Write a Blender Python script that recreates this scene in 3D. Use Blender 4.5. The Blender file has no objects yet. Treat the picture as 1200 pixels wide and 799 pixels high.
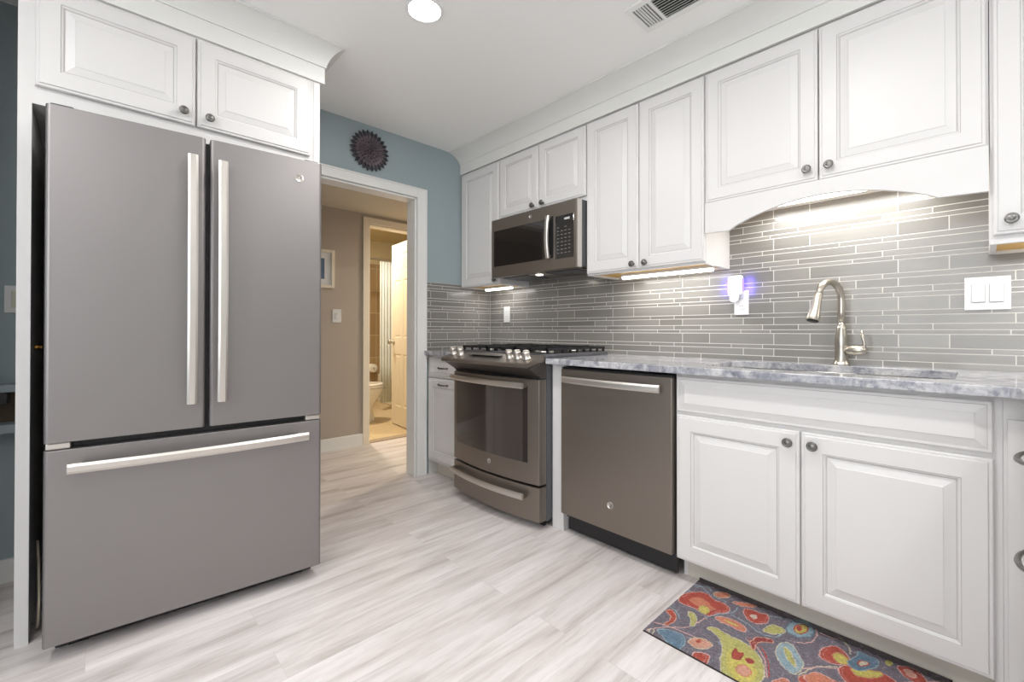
import bpy, bmesh, math, random
import numpy as np
from mathutils import Matrix, Vector, noise
random.seed(7)
sc = bpy.context.scene
COL = sc.collection

# ------------------------------------------------------------------ camera
F_PX, YAW, CAM = 519.1622, 0.7588, Vector((2.8245, -2.4284, 1.0622))
PITCH, ROLL, HZ = 0.0055, 0.0010, 384.3532
_F = Vector((-math.cos(YAW), math.sin(YAW), 0)); _R = Vector((_F.y, -_F.x, 0)); _U = Vector((0, 0, 1))
_F2 = _F * math.cos(PITCH) + _U * math.sin(PITCH); _U2 = _U * math.cos(PITCH) - _F * math.sin(PITCH)
_R3 = _R * math.cos(ROLL) + _U2 * math.sin(ROLL); _U3 = _U2 * math.cos(ROLL) - _R * math.sin(ROLL)
cd = bpy.data.cameras.new('camera'); cam = bpy.data.objects.new('camera', cd); COL.objects.link(cam)
cd.sensor_fit = 'HORIZONTAL'; cd.sensor_width = 36.0; cd.lens = F_PX / 1200 * 36
cd.shift_x = 0; cd.shift_y = (HZ - 399.5) / 1200; cd.clip_start = 0.02
m = Matrix.Identity(4)
for i in range(3):
    m[i][0], m[i][1], m[i][2], m[i][3] = _R3[i], _U3[i], -_F2[i], CAM[i]
cam.matrix_world = m
sc.camera = cam

# ------------------------------------------------------------------ light and exposure
sc.view_settings.view_transform = 'Standard'; sc.view_settings.look = 'None'
sc.view_settings.gamma = 1.0; sc.view_settings.use_curve_mapping = False
sc.view_settings.exposure = 0.06
W = bpy.data.worlds.new('daylight'); sc.world = W; W.use_nodes = True
W.node_tree.nodes['Background'].inputs[0].default_value = (0.93, 0.96, 1.0, 1)
W.node_tree.nodes['Background'].inputs[1].default_value = 4.5

CAN_POWER = 10.0
BAR_POWER = 2.0
def area(name, loc, size, power, color, size_y=None, rot=(0, 0, 0), shape='DISK', spread=math.pi):
    l = bpy.data.lights.new(name, 'AREA'); l.shape = shape; l.size = size; l.energy = power; l.color = color
    if size_y: l.shape = 'RECTANGLE'; l.size_y = size_y
    l.spread = spread
    o = bpy.data.objects.new(name, l); o.location = loc; o.rotation_euler = rot; COL.objects.link(o)
    return o

# ------------------------------------------------------------------ materials
def mat(name, col, rough=0.5, metal=0.0, emit=None, estr=0.0, spec=0.5, bump=0.0, bscale=40, var=0.0, vscale=3.0, coat=0.0, aniso=0.0):
    M = bpy.data.materials.new(name); M.use_nodes = True; nt = M.node_tree; b = nt.nodes['Principled BSDF']
    b.inputs['Base Color'].default_value = (*col, 1); b.inputs['Roughness'].default_value = rough
    b.inputs['Metallic'].default_value = metal; b.inputs['Specular IOR Level'].default_value = spec
    if coat: b.inputs['Coat Weight'].default_value = coat; b.inputs['Coat Roughness'].default_value = 0.15
    if emit: b.inputs['Emission Color'].default_value = (*emit, 1); b.inputs['Emission Strength'].default_value = estr
    tc = nt.nodes.new('ShaderNodeTexCoord')
    if var:
        n = nt.nodes.new('ShaderNodeTexNoise'); n.inputs['Scale'].default_value = vscale; n.inputs['Detail'].default_value = 4
        mx = nt.nodes.new('ShaderNodeMix'); mx.data_type = 'RGBA'
        mx.inputs[6].default_value = (*[c * (1 - var) for c in col], 1); mx.inputs[7].default_value = (*[min(1, c * (1 + var)) for c in col], 1)
        nt.links.new(tc.outputs['Object'], n.inputs['Vector']); nt.links.new(n.outputs['Fac'], mx.inputs[0])
        nt.links.new(mx.outputs[2], b.inputs['Base Color'])
    if bump:
        n2 = nt.nodes.new('ShaderNodeTexNoise'); n2.inputs['Scale'].default_value = bscale; n2.inputs['Detail'].default_value = 3
        bp = nt.nodes.new('ShaderNodeBump'); bp.inputs['Strength'].default_value = bump; bp.inputs['Distance'].default_value = 0.002
        nt.links.new(tc.outputs['Object'], n2.inputs['Vector']); nt.links.new(n2.outputs['Fac'], bp.inputs['Height'])
        nt.links.new(bp.outputs[0], b.inputs['Normal'])
    return M
def s(r, g, b):   # sRGB 0-255 to linear
    f = lambda c: (c / 255 / 12.92) if c / 255 <= 0.04045 else ((c / 255 + 0.055) / 1.055) ** 2.4
    return (f(r), f(g), f(b))

M_cab = mat('white_cabinet_paint', s(219, 217, 216), 0.40, bump=0.02, bscale=30, var=0.012)
M_glaze = mat('grey_glaze_line', s(186, 184, 182), 0.5)
M_trimw = mat('white_trim_paint', s(236, 236, 234), 0.4, var=0.01)
M_crown = mat('white_crown_paint', s(228, 228, 224), 0.5, var=0.01)
M_ceil = mat('ceiling_paint', s(248, 248, 246), 0.85, bump=0.15, bscale=120)
M_blue = mat('blue_grey_wall_paint', s(160, 174, 178), 0.8, bump=0.1, bscale=150)
M_white_wall = mat('back_wall_paint', s(200, 200, 196), 0.8, bump=0.1, bscale=150)
M_taupe = mat('taupe_wall_paint', s(182, 170, 158), 0.8, bump=0.1, bscale=150)
M_cream = mat('cream_bath_paint', s(214, 200, 164), 0.8, bump=0.1, bscale=150)
M_hallceil = mat('hall_ceiling_paint', s(206, 198, 182), 0.85, bump=0.1, bscale=120)
M_doorp = mat('cream_door_paint', s(236, 226, 208), 0.45, var=0.01)
M_wood_under = mat('maple_cabinet_underside', s(222, 178, 100), 0.5, var=0.06, vscale=8)
M_slate = mat('slate_steel', s(138, 129, 121), 0.38, 0.85, var=0.02, vscale=2)
M_fridge = mat('fridge_slate_steel', s(145, 141, 141), 0.42, 0.8, var=0.02, vscale=2)
M_slate_d = mat('appliance_side_dark', s(92, 92, 96), 0.45, 0.3)
M_steel = mat('brushed_steel_bright', s(216, 211, 205), 0.38, 1.0)
M_nickel = mat('brushed_nickel', s(190, 184, 174), 0.28, 1.0)
M_pewter = mat('antique_pewter', s(122, 120, 117), 0.34, 0.95, var=0.25, vscale=120)
M_black = mat('black_plastic', s(28, 28, 30), 0.4)
M_gasket = mat('dark_grey_rubber', s(48, 48, 52), 0.6)
M_glass = mat('black_oven_glass', s(54, 48, 46), 0.06, 0.0, spec=0.9, coat=0.4)
M_mwglass = mat('black_microwave_glass', s(30, 28, 28), 0.05, 0.0, spec=1.0, coat=0.2)
M_iron = mat('black_cast_iron', s(34, 34, 36), 0.55, 0.2, bump=0.2, bscale=200)
M_print = mat('light_grey_print', s(190, 190, 190), 0.5)
M_keys = mat('dim_key_print', s(120, 120, 120), 0.5)
M_white_pl = mat('white_plastic', s(226, 226, 226), 0.35)
M_grout_hole = mat('dark_slot', s(40, 38, 36), 0.6)
M_led = mat('lit_led_diffuser', s(255, 255, 250), 0.5, emit=(1, 0.98, 0.93), estr=7.0)
M_can = mat('lit_ceiling_lamp', s(255, 255, 255), 0.5, emit=(0.97, 0.98, 1.0), estr=14.0)
M_hoodlamp = mat('lit_hood_lamp', s(255, 255, 255), 0.5, emit=(1, 0.93, 0.8), estr=8.0)
M_violet = mat('violet_night_light', s(90, 70, 255), 0.5, emit=(0.10, 0.07, 1.0), estr=5.0)
M_porc = mat('white_porcelain', s(240, 236, 226), 0.12, coat=0.5)
M_paper = mat('toilet_paper_white', s(240, 236, 226), 0.9)
M_brass = mat('brass', s(200, 150, 80), 0.35, 1.0)
M_cord = mat('beige_cord', s(200, 190, 170), 0.6)
M_vent_dark = mat('duct_dark', s(60, 62, 60), 0.8)
M_petal = mat('dark_bronze_petals', s(112, 102, 108), 0.45, 0.35, var=0.35, vscale=60)
M_petal2 = mat('dark_tip_petals', s(58, 56, 62), 0.5, 0.3, var=0.2, vscale=60)
M_photo = mat('picture_paper', s(90, 110, 140), 0.6, var=0.5, vscale=12)
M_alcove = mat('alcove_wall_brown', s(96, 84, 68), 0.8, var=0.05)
M_kick = mat('toe_kick_beige', s(206, 200, 188), 0.6)
M_steel_sink = mat('sink_steel', s(200, 198, 192), 0.3, 1.0)

def node(nt, t, **kw):
    n = nt.nodes.new(t)
    for k, v in kw.items(): setattr(n, k, v)
    return n
def ramp(nt, stops):
    r = nt.nodes.new('ShaderNodeValToRGB'); e = r.color_ramp.elements
    while len(e) > 1: e.remove(e[-1])
    e[0].position, e[0].color = stops[0][0], (*stops[0][1], 1)
    for p, c in stops[1:]:
        x = e.new(p); x.color = (*c, 1)
    return r

def floor_material():
    M = bpy.data.materials.new('grey_washed_vinyl_planks'); M.use_nodes = True; nt = M.node_tree; L = nt.links; b = nt.nodes['Principled BSDF']
    tc = node(nt, 'ShaderNodeTexCoord')
    mp = node(nt, 'ShaderNodeMapping'); mp.inputs['Rotation'].default_value = (0, 0, math.pi / 2); L.new(tc.outputs['Object'], mp.inputs[0])
    br = node(nt, 'ShaderNodeTexBrick'); L.new(mp.outputs[0], br.inputs['Vector'])
    br.inputs['Color1'].default_value = (0, 0, 0, 1); br.inputs['Color2'].default_value = (1, 1, 1, 1); br.inputs['Mortar'].default_value = (0.5, 0.5, 0.5, 1)
    br.inputs['Scale'].default_value = 1.0; br.inputs['Brick Width'].default_value = 1.22; br.inputs['Row Height'].default_value = 0.152
    br.inputs['Mortar Size'].default_value = 0.0009; br.offset = 0.37; br.offset_frequency = 2
    # grain: stretched noise shifted per plank
    sx = node(nt, 'ShaderNodeVectorMath', operation='MULTIPLY'); sx.inputs[1].default_value = (11.0, 1.1, 1.0); L.new(tc.outputs['Object'], sx.inputs[0])
    cm = node(nt, 'ShaderNodeVectorMath', operation='SCALE'); cm.inputs[3].default_value = 23.0; L.new(br.outputs['Color'], cm.inputs[0])
    ad = node(nt, 'ShaderNodeVectorMath', operation='ADD'); L.new(sx.outputs[0], ad.inputs[0]); L.new(cm.outputs[0], ad.inputs[1])
    n1 = node(nt, 'ShaderNodeTexNoise'); n1.inputs['Scale'].default_value = 1.0; n1.inputs['Detail'].default_value = 5; n1.inputs['Roughness'].default_value = 0.6; n1.inputs['Distortion'].default_value = 0.5
    L.new(ad.outputs[0], n1.inputs['Vector'])
    s2 = node(nt, 'ShaderNodeVectorMath', operation='MULTIPLY'); s2.inputs[1].default_value = (70.0, 5.0, 1.0); L.new(tc.outputs['Object'], s2.inputs[0])
    ad2 = node(nt, 'ShaderNodeVectorMath', operation='ADD'); L.new(s2.outputs[0], ad2.inputs[0]); L.new(cm.outputs[0], ad2.inputs[1])
    n2 = node(nt, 'ShaderNodeTexNoise'); n2.inputs['Scale'].default_value = 1.0; n2.inputs['Detail'].default_value = 4; n2.inputs['Roughness'].default_value = 0.7; L.new(ad2.outputs[0], n2.inputs['Vector'])
    r1 = ramp(nt, [(0.28, s(184, 174, 170)), (0.42, s(214, 206, 203)), (0.54, s(229, 222, 220)), (0.72, s(241, 236, 235))]); L.new(n1.outputs['Fac'], r1.inputs[0])
    r2 = ramp(nt, [(0.30, (0.82, 0.81, 0.80)), (0.52, (1, 1, 1)), (0.8, (1.0, 1.0, 1.0))]); L.new(n2.outputs['Fac'], r2.inputs[0])
    mx = node(nt, 'ShaderNodeMix', data_type='RGBA', blend_type='MULTIPLY'); mx.inputs[0].default_value = 0.85; L.new(r1.outputs[0], mx.inputs[6]); L.new(r2.outputs[0], mx.inputs[7])
    tone = ramp(nt, [(0.0, (0.93, 0.925, 0.925)), (1.0, (1.0, 1.0, 1.0))]); L.new(br.outputs['Color'], tone.inputs[0])
    mx2 = node(nt, 'ShaderNodeMix', data_type='RGBA', blend_type='MULTIPLY'); mx2.inputs[0].default_value = 1.0; L.new(mx.outputs[2], mx2.inputs[6]); L.new(tone.outputs[0], mx2.inputs[7])
    mx3 = node(nt, 'ShaderNodeMix', data_type='RGBA'); L.new(br.outputs['Fac'], mx3.inputs[0]); L.new(mx2.outputs[2], mx3.inputs[6]); mx3.inputs[7].default_value = (*s(206, 198, 194), 1)
    L.new(mx3.outputs[2], b.inputs['Base Color'])
    b.inputs['Roughness'].default_value = 0.42; b.inputs['Specular IOR Level'].default_value = 0.4
    bp = node(nt, 'ShaderNodeBump'); bp.inputs['Strength'].default_value = 0.12; bp.inputs['Distance'].default_value = 0.001; L.new(n2.outputs['Fac'], bp.inputs['Height']); L.new(bp.outputs[0], b.inputs['Normal'])
    return M
M_floor = floor_material()

def granite_material():
    M = bpy.data.materials.new('pale_grey_granite'); M.use_nodes = True; nt = M.node_tree; L = nt.links; b = nt.nodes['Principled BSDF']
    tc = node(nt, 'ShaderNodeTexCoord')
    n1 = node(nt, 'ShaderNodeTexNoise'); n1.inputs['Scale'].default_value = 14; n1.inputs['Detail'].default_value = 8; n1.inputs['Roughness'].default_value = 0.7; n1.inputs['Distortion'].default_value = 0.6; L.new(tc.outputs['Object'], n1.inputs['Vector'])
    n2 = node(nt, 'ShaderNodeTexNoise'); n2.inputs['Scale'].default_value = 90; n2.inputs['Detail'].default_value = 3; L.new(tc.outputs['Object'], n2.inputs['Vector'])
    r1 = ramp(nt, [(0.30, s(104, 106, 116)), (0.43, s(150, 151, 160)), (0.54, s(188, 188, 192)), (0.70, s(222, 220, 218))]); L.new(n1.outputs['Fac'], r1.inputs[0])
    r2 = ramp(nt, [(0.30, (0.55, 0.55, 0.58)), (0.45, (1, 1, 1)), (1.0, (1, 1, 1))]); L.new(n2.outputs['Fac'], r2.inputs[0])
    mx = node(nt, 'ShaderNodeMix', data_type='RGBA', blend_type='MULTIPLY'); mx.inputs[0].default_value = 0.8; L.new(r1.outputs[0], mx.inputs[6]); L.new(r2.outputs[0], mx.inputs[7])
    L.new(mx.outputs[2], b.inputs['Base Color']); b.inputs['Roughness'].default_value = 0.16; b.inputs['Coat Weight'].default_value = 0.3
    return M
M_granite = granite_material()

def tile_material():
    M = bpy.data.materials.new('grey_glass_strip_tile'); M.use_nodes = True; nt = M.node_tree; L = nt.links; b = nt.nodes['Principled BSDF']
    g = node(nt, 'ShaderNodeNewGeometry')
    r = ramp(nt, [(0.0, s(124, 121, 116)), (0.5, s(132, 129, 124)), (1.0, s(140, 137, 132))]); L.new(g.outputs['Random Per Island'], r.inputs[0])
    tc = node(nt, 'ShaderNodeTexCoord'); v = node(nt, 'ShaderNodeVectorMath', operation='MULTIPLY'); v.inputs[1].default_value = (4, 4, 260); L.new(tc.outputs['Object'], v.inputs[0])
    n = node(nt, 'ShaderNodeTexNoise'); n.inputs['Scale'].default_value = 1; n.inputs['Detail'].default_value = 3; L.new(v.outputs[0], n.inputs['Vector'])
    r2 = ramp(nt, [(0.35, (0.90, 0.90, 0.90)), (0.65, (1, 1, 1))]); L.new(n.outputs['Fac'], r2.inputs[0])
    mx = node(nt, 'ShaderNodeMix', data_type='RGBA', blend_type='MULTIPLY'); mx.inputs[0].default_value = 1; L.new(r.outputs[0], mx.inputs[6]); L.new(r2.outputs[0], mx.inputs[7])
    L.new(mx.outputs[2], b.inputs['Base Color']); b.inputs['Roughness'].default_value = 0.3; b.inputs['Specular IOR Level'].default_value = 0.5
    b.inputs['Coat Weight'].default_value = 0.5; b.inputs['Coat Roughness'].default_value = 0.12
    return M
M_tile = tile_material()
M_grout = mat('pale_grout', s(220, 217, 211), 0.85)

def bathtile_material():
    M = bpy.data.materials.new('brown_bath_tile'); M.use_nodes = True; nt = M.node_tree; L = nt.links; b = nt.nodes['Principled BSDF']
    tc = node(nt, 'ShaderNodeTexCoord'); mp = node(nt, 'ShaderNodeMapping'); mp.inputs['Rotation'].default_value = (0, math.pi / 2, math.pi / 2); L.new(tc.outputs['Object'], mp.inputs[0])
    br = node(nt, 'ShaderNodeTexBrick'); L.new(mp.outputs[0], br.inputs['Vector'])
    br.inputs['Color1'].default_value = (*s(164, 136, 100), 1); br.inputs['Color2'].default_value = (*s(182, 154, 116), 1); br.inputs['Mortar'].default_value = (*s(205, 190, 160), 1)
    br.inputs['Scale'].default_value = 1; br.inputs['Brick Width'].default_value = 0.33; br.inputs['Row Height'].default_value = 0.33; br.inputs['Mortar Size'].default_value = 0.004; br.offset = 0
    L.new(br.outputs['Color'], b.inputs['Base Color']); b.inputs['Roughness'].default_value = 0.3
    return M
M_btile = bathtile_material()
def bathfloor_material():
    M = bpy.data.materials.new('cream_bath_floor_tile'); M.use_nodes = True; nt = M.node_tree; L = nt.links; b = nt.nodes['Principled BSDF']
    tc = node(nt, 'ShaderNodeTexCoord'); br = node(nt, 'ShaderNodeTexBrick'); L.new(tc.outputs['Object'], br.inputs['Vector'])
    br.inputs['Color1'].default_value = (*s(222, 200, 162), 1); br.inputs['Color2'].default_value = (*s(212, 190, 152), 1); br.inputs['Mortar'].default_value = (*s(186, 166, 132), 1)
    br.inputs['Scale'].default_value = 1; br.inputs['Brick Width'].default_value = 0.4; br.inputs['Row Height'].default_value = 0.4; br.inputs['Mortar Size'].default_value = 0.004; br.offset = 0.5
    L.new(br.outputs['Color'], b.inputs['Base Color']); b.inputs['Roughness'].default_value = 0.35
    return M
M_bfloor = bathfloor_material()
def curtain_material():
    M = mat('pale_blue_curtain_cloth', s(222, 226, 220), 0.9, var=0.04, vscale=9)
    return M
M_curtain = curtain_material()

# ------------------------------------------------------------------ mesh helpers
ROOT = {}      # object name -> world location of its thing's origin
class MB:
    def __init__(self): self.v = []; self.f = []; self.m = []; self.sm = []
    def quad(self, pts, mi=0, smooth=False):
        n = len(self.v); self.v += [tuple(p) for p in pts]; self.f.append(tuple(range(n, n + len(pts)))); self.m.append(mi); self.sm.append(smooth); return self
    def box(self, x0, x1, y0, y1, z0, z1, mi=0):
        n = len(self.v); self.v += [(x0, y0, z0), (x1, y0, z0), (x1, y1, z0), (x0, y1, z0), (x0, y0, z1), (x1, y0, z1), (x1, y1, z1), (x0, y1, z1)]
        for q in ((0, 3, 2, 1), (4, 5, 6, 7), (0, 1, 5, 4), (1, 2, 6, 5), (2, 3, 7, 6), (3, 0, 4, 7)):
            self.f.append(tuple(n + i for i in q)); self.m.append(mi); self.sm.append(False)
        return self
    def loft(self, rings, mi=0, smooth=True, cap=True, closed=True):
        n = len(self.v); k = len(rings[0])
        for r in rings: self.v += [tuple(p) for p in r]
        for i in range(len(rings) - 1):
            for j in range(k if closed else k - 1):
                a = n + i * k + j; b_ = n + i * k + (j + 1) % k
                self.f.append((a, b_, b_ + k, a + k)); self.m.append(mi); self.sm.append(smooth)
        if cap and closed:
            self.f.append(tuple(n + j for j in reversed(range(k)))); self.m.append(mi); self.sm.append(False)
            self.f.append(tuple(n + (len(rings) - 1) * k + j for j in range(k))); self.m.append(mi); self.sm.append(False)
        return self
    def lathe(self, c, axis, prof, n=20, mi=0, smooth=True, sq=1.0):
        c = Vector(c); a = Vector(axis).normalized(); t = Vector((0, 0, 1)) if abs(a.z) < 0.9 else Vector((1, 0, 0))
        u = a.cross(t).normalized(); w = a.cross(u)
        rings = [[c + a * h + (u * math.cos(2 * math.pi * j / n) + w * math.sin(2 * math.pi * j / n) * sq) * max(r, 1e-5) for j in range(n)] for r, h in prof]
        return self.loft(rings, mi, smooth)
    def tube(self, pts, r, n=12, mi=0, sub=1):
        pts = [Vector(p) for p in pts]; rr = r if isinstance(r, (list, tuple)) else [r] * len(pts)
        rings = []; up = None
        for i, p in enumerate(pts):
            t = (pts[min(i + 1, len(pts) - 1)] - pts[max(i - 1, 0)]).normalized()
            if up is None: up = Vector((0, 0, 1)) if abs(t.z) < 0.9 else Vector((1, 0, 0))
            u = t.cross(up).normalized(); w = u.cross(t).normalized(); up = w
            rings.append([p + (u * math.cos(2 * math.pi * j / n) + w * math.sin(2 * math.pi * j / n)) * rr[i] for j in range(n)])
        return self.loft(rings, mi, True)
    def sweep(self, pts, prof, upv, mi=0, smooth=True):
        # flat-bar sweep: prof is list of (side, up) offsets
        pts = [Vector(p) for p in pts]; rings = []; upv = Vector(upv)
        for i, p in enumerate(pts):
            t = (pts[min(i + 1, len(pts) - 1)] - pts[max(i - 1, 0)]).normalized(); sd = t.cross(upv).normalized(); u2 = sd.cross(t).normalized()
            rings.append([p + sd * a + u2 * b_ for a, b_ in prof])
        return self.loft(rings, mi, smooth)
    def extr(self, poly, axis, a0, a1, mi=0, smooth=False):
        # extrude a 2D polygon: axis 'x' -> poly (y,z); 'y' -> (x,z); 'z' -> (x,y)
        mk = {'x': lambda p, a: (a, p[0], p[1]), 'y': lambda p, a: (p[0], a, p[1]), 'z': lambda p, a: (p[0], p[1], a)}[axis]
        return self.loft([[mk(p, a0) for p in poly], [mk(p, a1) for p in poly]], mi, smooth)
    def rings_panel(self, o, u, v, n, w, h, rings):
        # raised panel: rings = [(inset, depth, mat of the band that ends here)]
        o, u, v, n = Vector(o), Vector(u), Vector(v), Vector(n); k0 = len(self.v)
        for ins, d, _ in rings:
            for (a, b_) in ((ins, ins), (w - ins, ins), (w - ins, h - ins), (ins, h - ins)):
                self.v.append(tuple(o + u * a + v * b_ + n * d))
        for i in range(len(rings) - 1):
            for j in range(4):
                a = k0 + i * 4 + j; b_ = k0 + i * 4 + (j + 1) % 4
                self.f.append((a, b_, b_ + 4, a + 4)); self.m.append(rings[i + 1][2]); self.sm.append(False)
        e = k0 + (len(rings) - 1) * 4
        self.f.append((e, e + 1, e + 2, e + 3)); self.m.append(rings[-1][2]); self.sm.append(False)
        self.f.append((k0 + 3, k0 + 2, k0 + 1, k0)); self.m.append(0); self.sm.append(False)
        return self
    def build(self, name, mats, parent=None, bevel=0.0, seg=2, autosm=False):
        off = ROOT.get(parent.name, Vector((0, 0, 0))) if parent else Vector((0, 0, 0))
        me = bpy.data.meshes.new(name); me.from_pydata([tuple(Vector(p) - off) for p in self.v], [], self.f)
        if not isinstance(mats, (list, tuple)): mats = [mats]
        for q in mats: me.materials.append(q)
        me.polygons.foreach_set('material_index', self.m); me.polygons.foreach_set('use_smooth', self.sm)
        bm = bmesh.new(); bm.from_mesh(me); bmesh.ops.recalc_face_normals(bm, faces=bm.faces); bm.to_mesh(me); bm.free()
        ob = bpy.data.objects.new(name, me); COL.objects.link(ob)
        if parent: ob.parent = parent; ROOT[ob.name] = off
        if bevel:
            b_ = ob.modifiers.new('edge', 'BEVEL'); b_.width = bevel; b_.segments = seg; b_.limit_method = 'ANGLE'; b_.angle_limit = math.radians(40)
        return ob

def thing(name, label, cat, loc, group=None):
    o = bpy.data.objects.new(name, None); COL.objects.link(o); o.location = loc; o.empty_display_size = 0.1
    ROOT[o.name] = Vector(loc); o['label'] = label; o['category'] = cat
    if group: o['group'] = group
    return o
def tag(o, label, cat, group=None):
    o['label'] = label; o['category'] = cat
    if group: o['group'] = group
    return o
def struct(o, label=None):
    o['kind'] = 'structure'
    return o
def text_part(body, size, center, right, up, nrm, m_, name, parent, depth=0.0004):
    cu = bpy.data.curves.new('lettering', 'FONT'); cu.body = body; cu.size = size; cu.align_x = 'CENTER'; cu.align_y = 'CENTER'; cu.extrude = depth; cu.resolution_u = 3
    t = bpy.data.objects.new('lettering', cu); COL.objects.link(t); bpy.context.view_layer.update()
    me = bpy.data.meshes.new_from_object(t.evaluated_get(bpy.context.evaluated_depsgraph_get())); bpy.data.objects.remove(t)
    off = ROOT.get(parent.name, Vector((0, 0, 0)))
    M4 = Matrix.Identity(4)
    for i in range(3): M4[i][0], M4[i][1], M4[i][2], M4[i][3] = right[i], up[i], nrm[i], center[i] - off[i]
    me.transform(M4); me.materials.clear(); me.materials.append(m_)
    o = bpy.data.objects.new(name, me); COL.objects.link(o); o.parent = parent; ROOT[o.name] = off
    return o

# ------------------------------------------------------------------ room shell
CZ = 2.4435
XB, YB = 4.7, -4.3          # how far the room runs behind the camera
DY0, DY1, DTOP = -1.56, -0.712, 2.03      # kitchen doorway in the wall x=0
struct(MB().quad([(-1.12, YB, 0), (XB, YB, 0), (XB, 0, 0), (-1.12, 0, 0)]).quad([(-1.12, 0, 0), (-0.1, 0, 0), (-0.1, 1.3, 0), (-1.12, 1.3, 0)]).build('floor', M_floor))
struct(MB().box(-0.10, XB, YB, 0.1, CZ, CZ + 0.1).build('ceiling', M_ceil))
struct(MB().box(-0.10, XB, 0, 0.1, 0, CZ).build('wall_back', M_white_wall))
w = MB().box(-0.10, 0, YB, DY0, 0, CZ).box(-0.10, 0, DY0, DY1, DTOP, CZ).box(-0.10, 0, DY1, 0, 0, CZ)
struct(w.build('wall_left', M_blue))
WX0, WX1, WZ0, WZ1 = 1.6, 4.3, 0.75, 2.2
struct(MB().box(-0.10, WX0, YB - 0.1, YB, 0, CZ).box(WX1, XB, YB - 0.1, YB, 0, CZ).box(WX0, WX1, YB - 0.1, YB, 0, WZ0).box(WX0, WX1, YB - 0.1, YB, WZ1, CZ).build('wall_front', M_blue))
t = MB().box(WX0 - 0.07, WX0, YB, YB + 0.02, WZ0 - 0.07, WZ1 + 0.07).box(WX1, WX1 + 0.07, YB, YB + 0.02, WZ0 - 0.07, WZ1 + 0.07).box(WX0, WX1, YB, YB + 0.02, WZ1, WZ1 + 0.07).box(WX0, WX1, YB, YB + 0.05, WZ0 - 0.07, WZ0)
for xx in (WX0, (WX0 * 2 + WX1) / 3 - 0.02, (WX0 + WX1 * 2) / 3 - 0.02, WX1 - 0.04): t.box(xx, xx + 0.04, YB - 0.07, YB - 0.03, WZ0, WZ1)
t.box(WX0, WX1, YB - 0.065, YB - 0.035, 1.45, 1.48)
struct(t.build('added_window_1', M_trimw))  # unseen window, added to let daylight onto cabinets and tiles
struct(MB().box(XB, XB + 0.1, YB, 0, 0, CZ).build('wall_right', M_white_wall))  # unseen wall, added to even out reflections in the refrigerator
struct(MB().box(0.72, 0.80, YB, -2.88, 0, CZ).build('wall_light_blocker', M_blue))  # unseen wall, added to keep light off the far left strip
# the hall beyond the doorway
HX = -1.117; BD0, BD1, BTOP = -0.548, 0.06, 2.064
hw = MB().box(HX - 0.1, HX, YB, BD0, 0, 2.2).box(HX - 0.1, HX, BD0, BD1, BTOP, 2.2).box(HX - 0.1, HX, BD1, 1.4, 0, 2.2)
struct(hw.build('wall_hall', M_taupe))
struct(MB().box(HX, -0.10, YB, 1.3, 2.15, 2.25).build('ceiling_hall', M_hallceil))
struct(MB().box(HX, -0.10, 1.3, 1.4, 0, 2.2).build('wall_hall_end', M_taupe))
struct(MB().box(HX, -0.10, -3.1, -3.0, 0, 2.15).build('wall_hall_near', M_taupe))
struct(MB().box(-0.10, -0.099, 0.1, 1.3, 0, 2.15).build('wall_hall_side', M_taupe))
struct(MB().box(HX, HX + 0.016, -3.0, -0.606, 0, 0.10).box(HX, HX + 0.02, -3.0, -0.606, 0, 0.012).box(HX, HX + 0.011, -3.0, -0.606, 0.10, 0.11).build('baseboard_hall', M_trimw, bevel=0.003))
struct(MB().box(0, 0.016, -4.2, -2.63, 0, 0.10).build('baseboard_left', M_trimw, bevel=0.003))
# casing of the kitchen doorway: face boards and jamb lining
t = MB()
t.box(0, 0.018, DY1, -0.633, 0, 2.10).box(0, 0.018, -1.62, DY0, 0, 2.10).box(0, 0.018, DY0, DY1, DTOP, 2.10)
t.box(0.018, 0.023, -0.646, -0.634, 0, 2.099).box(0.018, 0.023, -1.62, -0.646, 2.088, 2.099)
t.box(-0.112, 0.0, DY1 - 0.014, DY1, 0, DTOP).box(-0.112, 0.0, DY0, DY0 + 0.014, 0, DTOP).box(-0.112, 0, DY0, DY1, DTOP - 0.014, DTOP)
struct(t.build('trim_1', M_trimw, bevel=0.003))
# casing of the bathroom door
t = MB()
t.box(HX, HX + 0.018, -0.606, BD0, 0, 2.12).box(HX, HX + 0.018, BD0, BD1, BTOP, 2.12).box(HX, HX + 0.018, BD1, BD1 + 0.06, 0, 2.12)
t.box(HX - 0.112, HX, BD0, BD0 + 0.015, 0, BTOP).box(HX - 0.112, HX, BD1 - 0.015, BD1, 0, BTOP).box(HX - 0.112, HX, BD0, BD1, BTOP - 0.015, BTOP)
struct(t.build('trim_2', M_doorp, bevel=0.003))
# bathroom shell
struct(MB().quad([(-3.5, -0.95, 0.0), (-1.12, -0.95, 0.0), (-1.12, 1.4, 0.0), (-3.5, 1.4, 0.0)]).build('floor_bath', M_bfloor))
struct(MB().box(-3.5, -3.4, -0.95, 1.4, 0, 2.5).build('wall_bath_back', M_cream))
struct(MB().box(-3.4, HX - 0.1, -1.05, -0.95, 0, 2.5).build('wall_bath_left', M_cream))
struct(MB().box(-3.4, HX - 0.1, 1.4, 1.5, 0, 2.5).build('wall_bath_right', M_cream))
struct(MB().box(-3.5, HX - 0.1, -1.05, 1.5, 2.4, 2.5).build('ceiling_bath', M_cream))
struct(MB().box(-3.4, -3.385, -0.95, 1.4, 0.0, 2.05).build('trim_3', M_btile))
struct(MB().box(HX - 0.1, HX, BD0 + 0.015, BD1 - 0.015, 0.0, 0.008).build('trim_4', mat('door_threshold', s(168, 150, 128), 0.5)))

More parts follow.
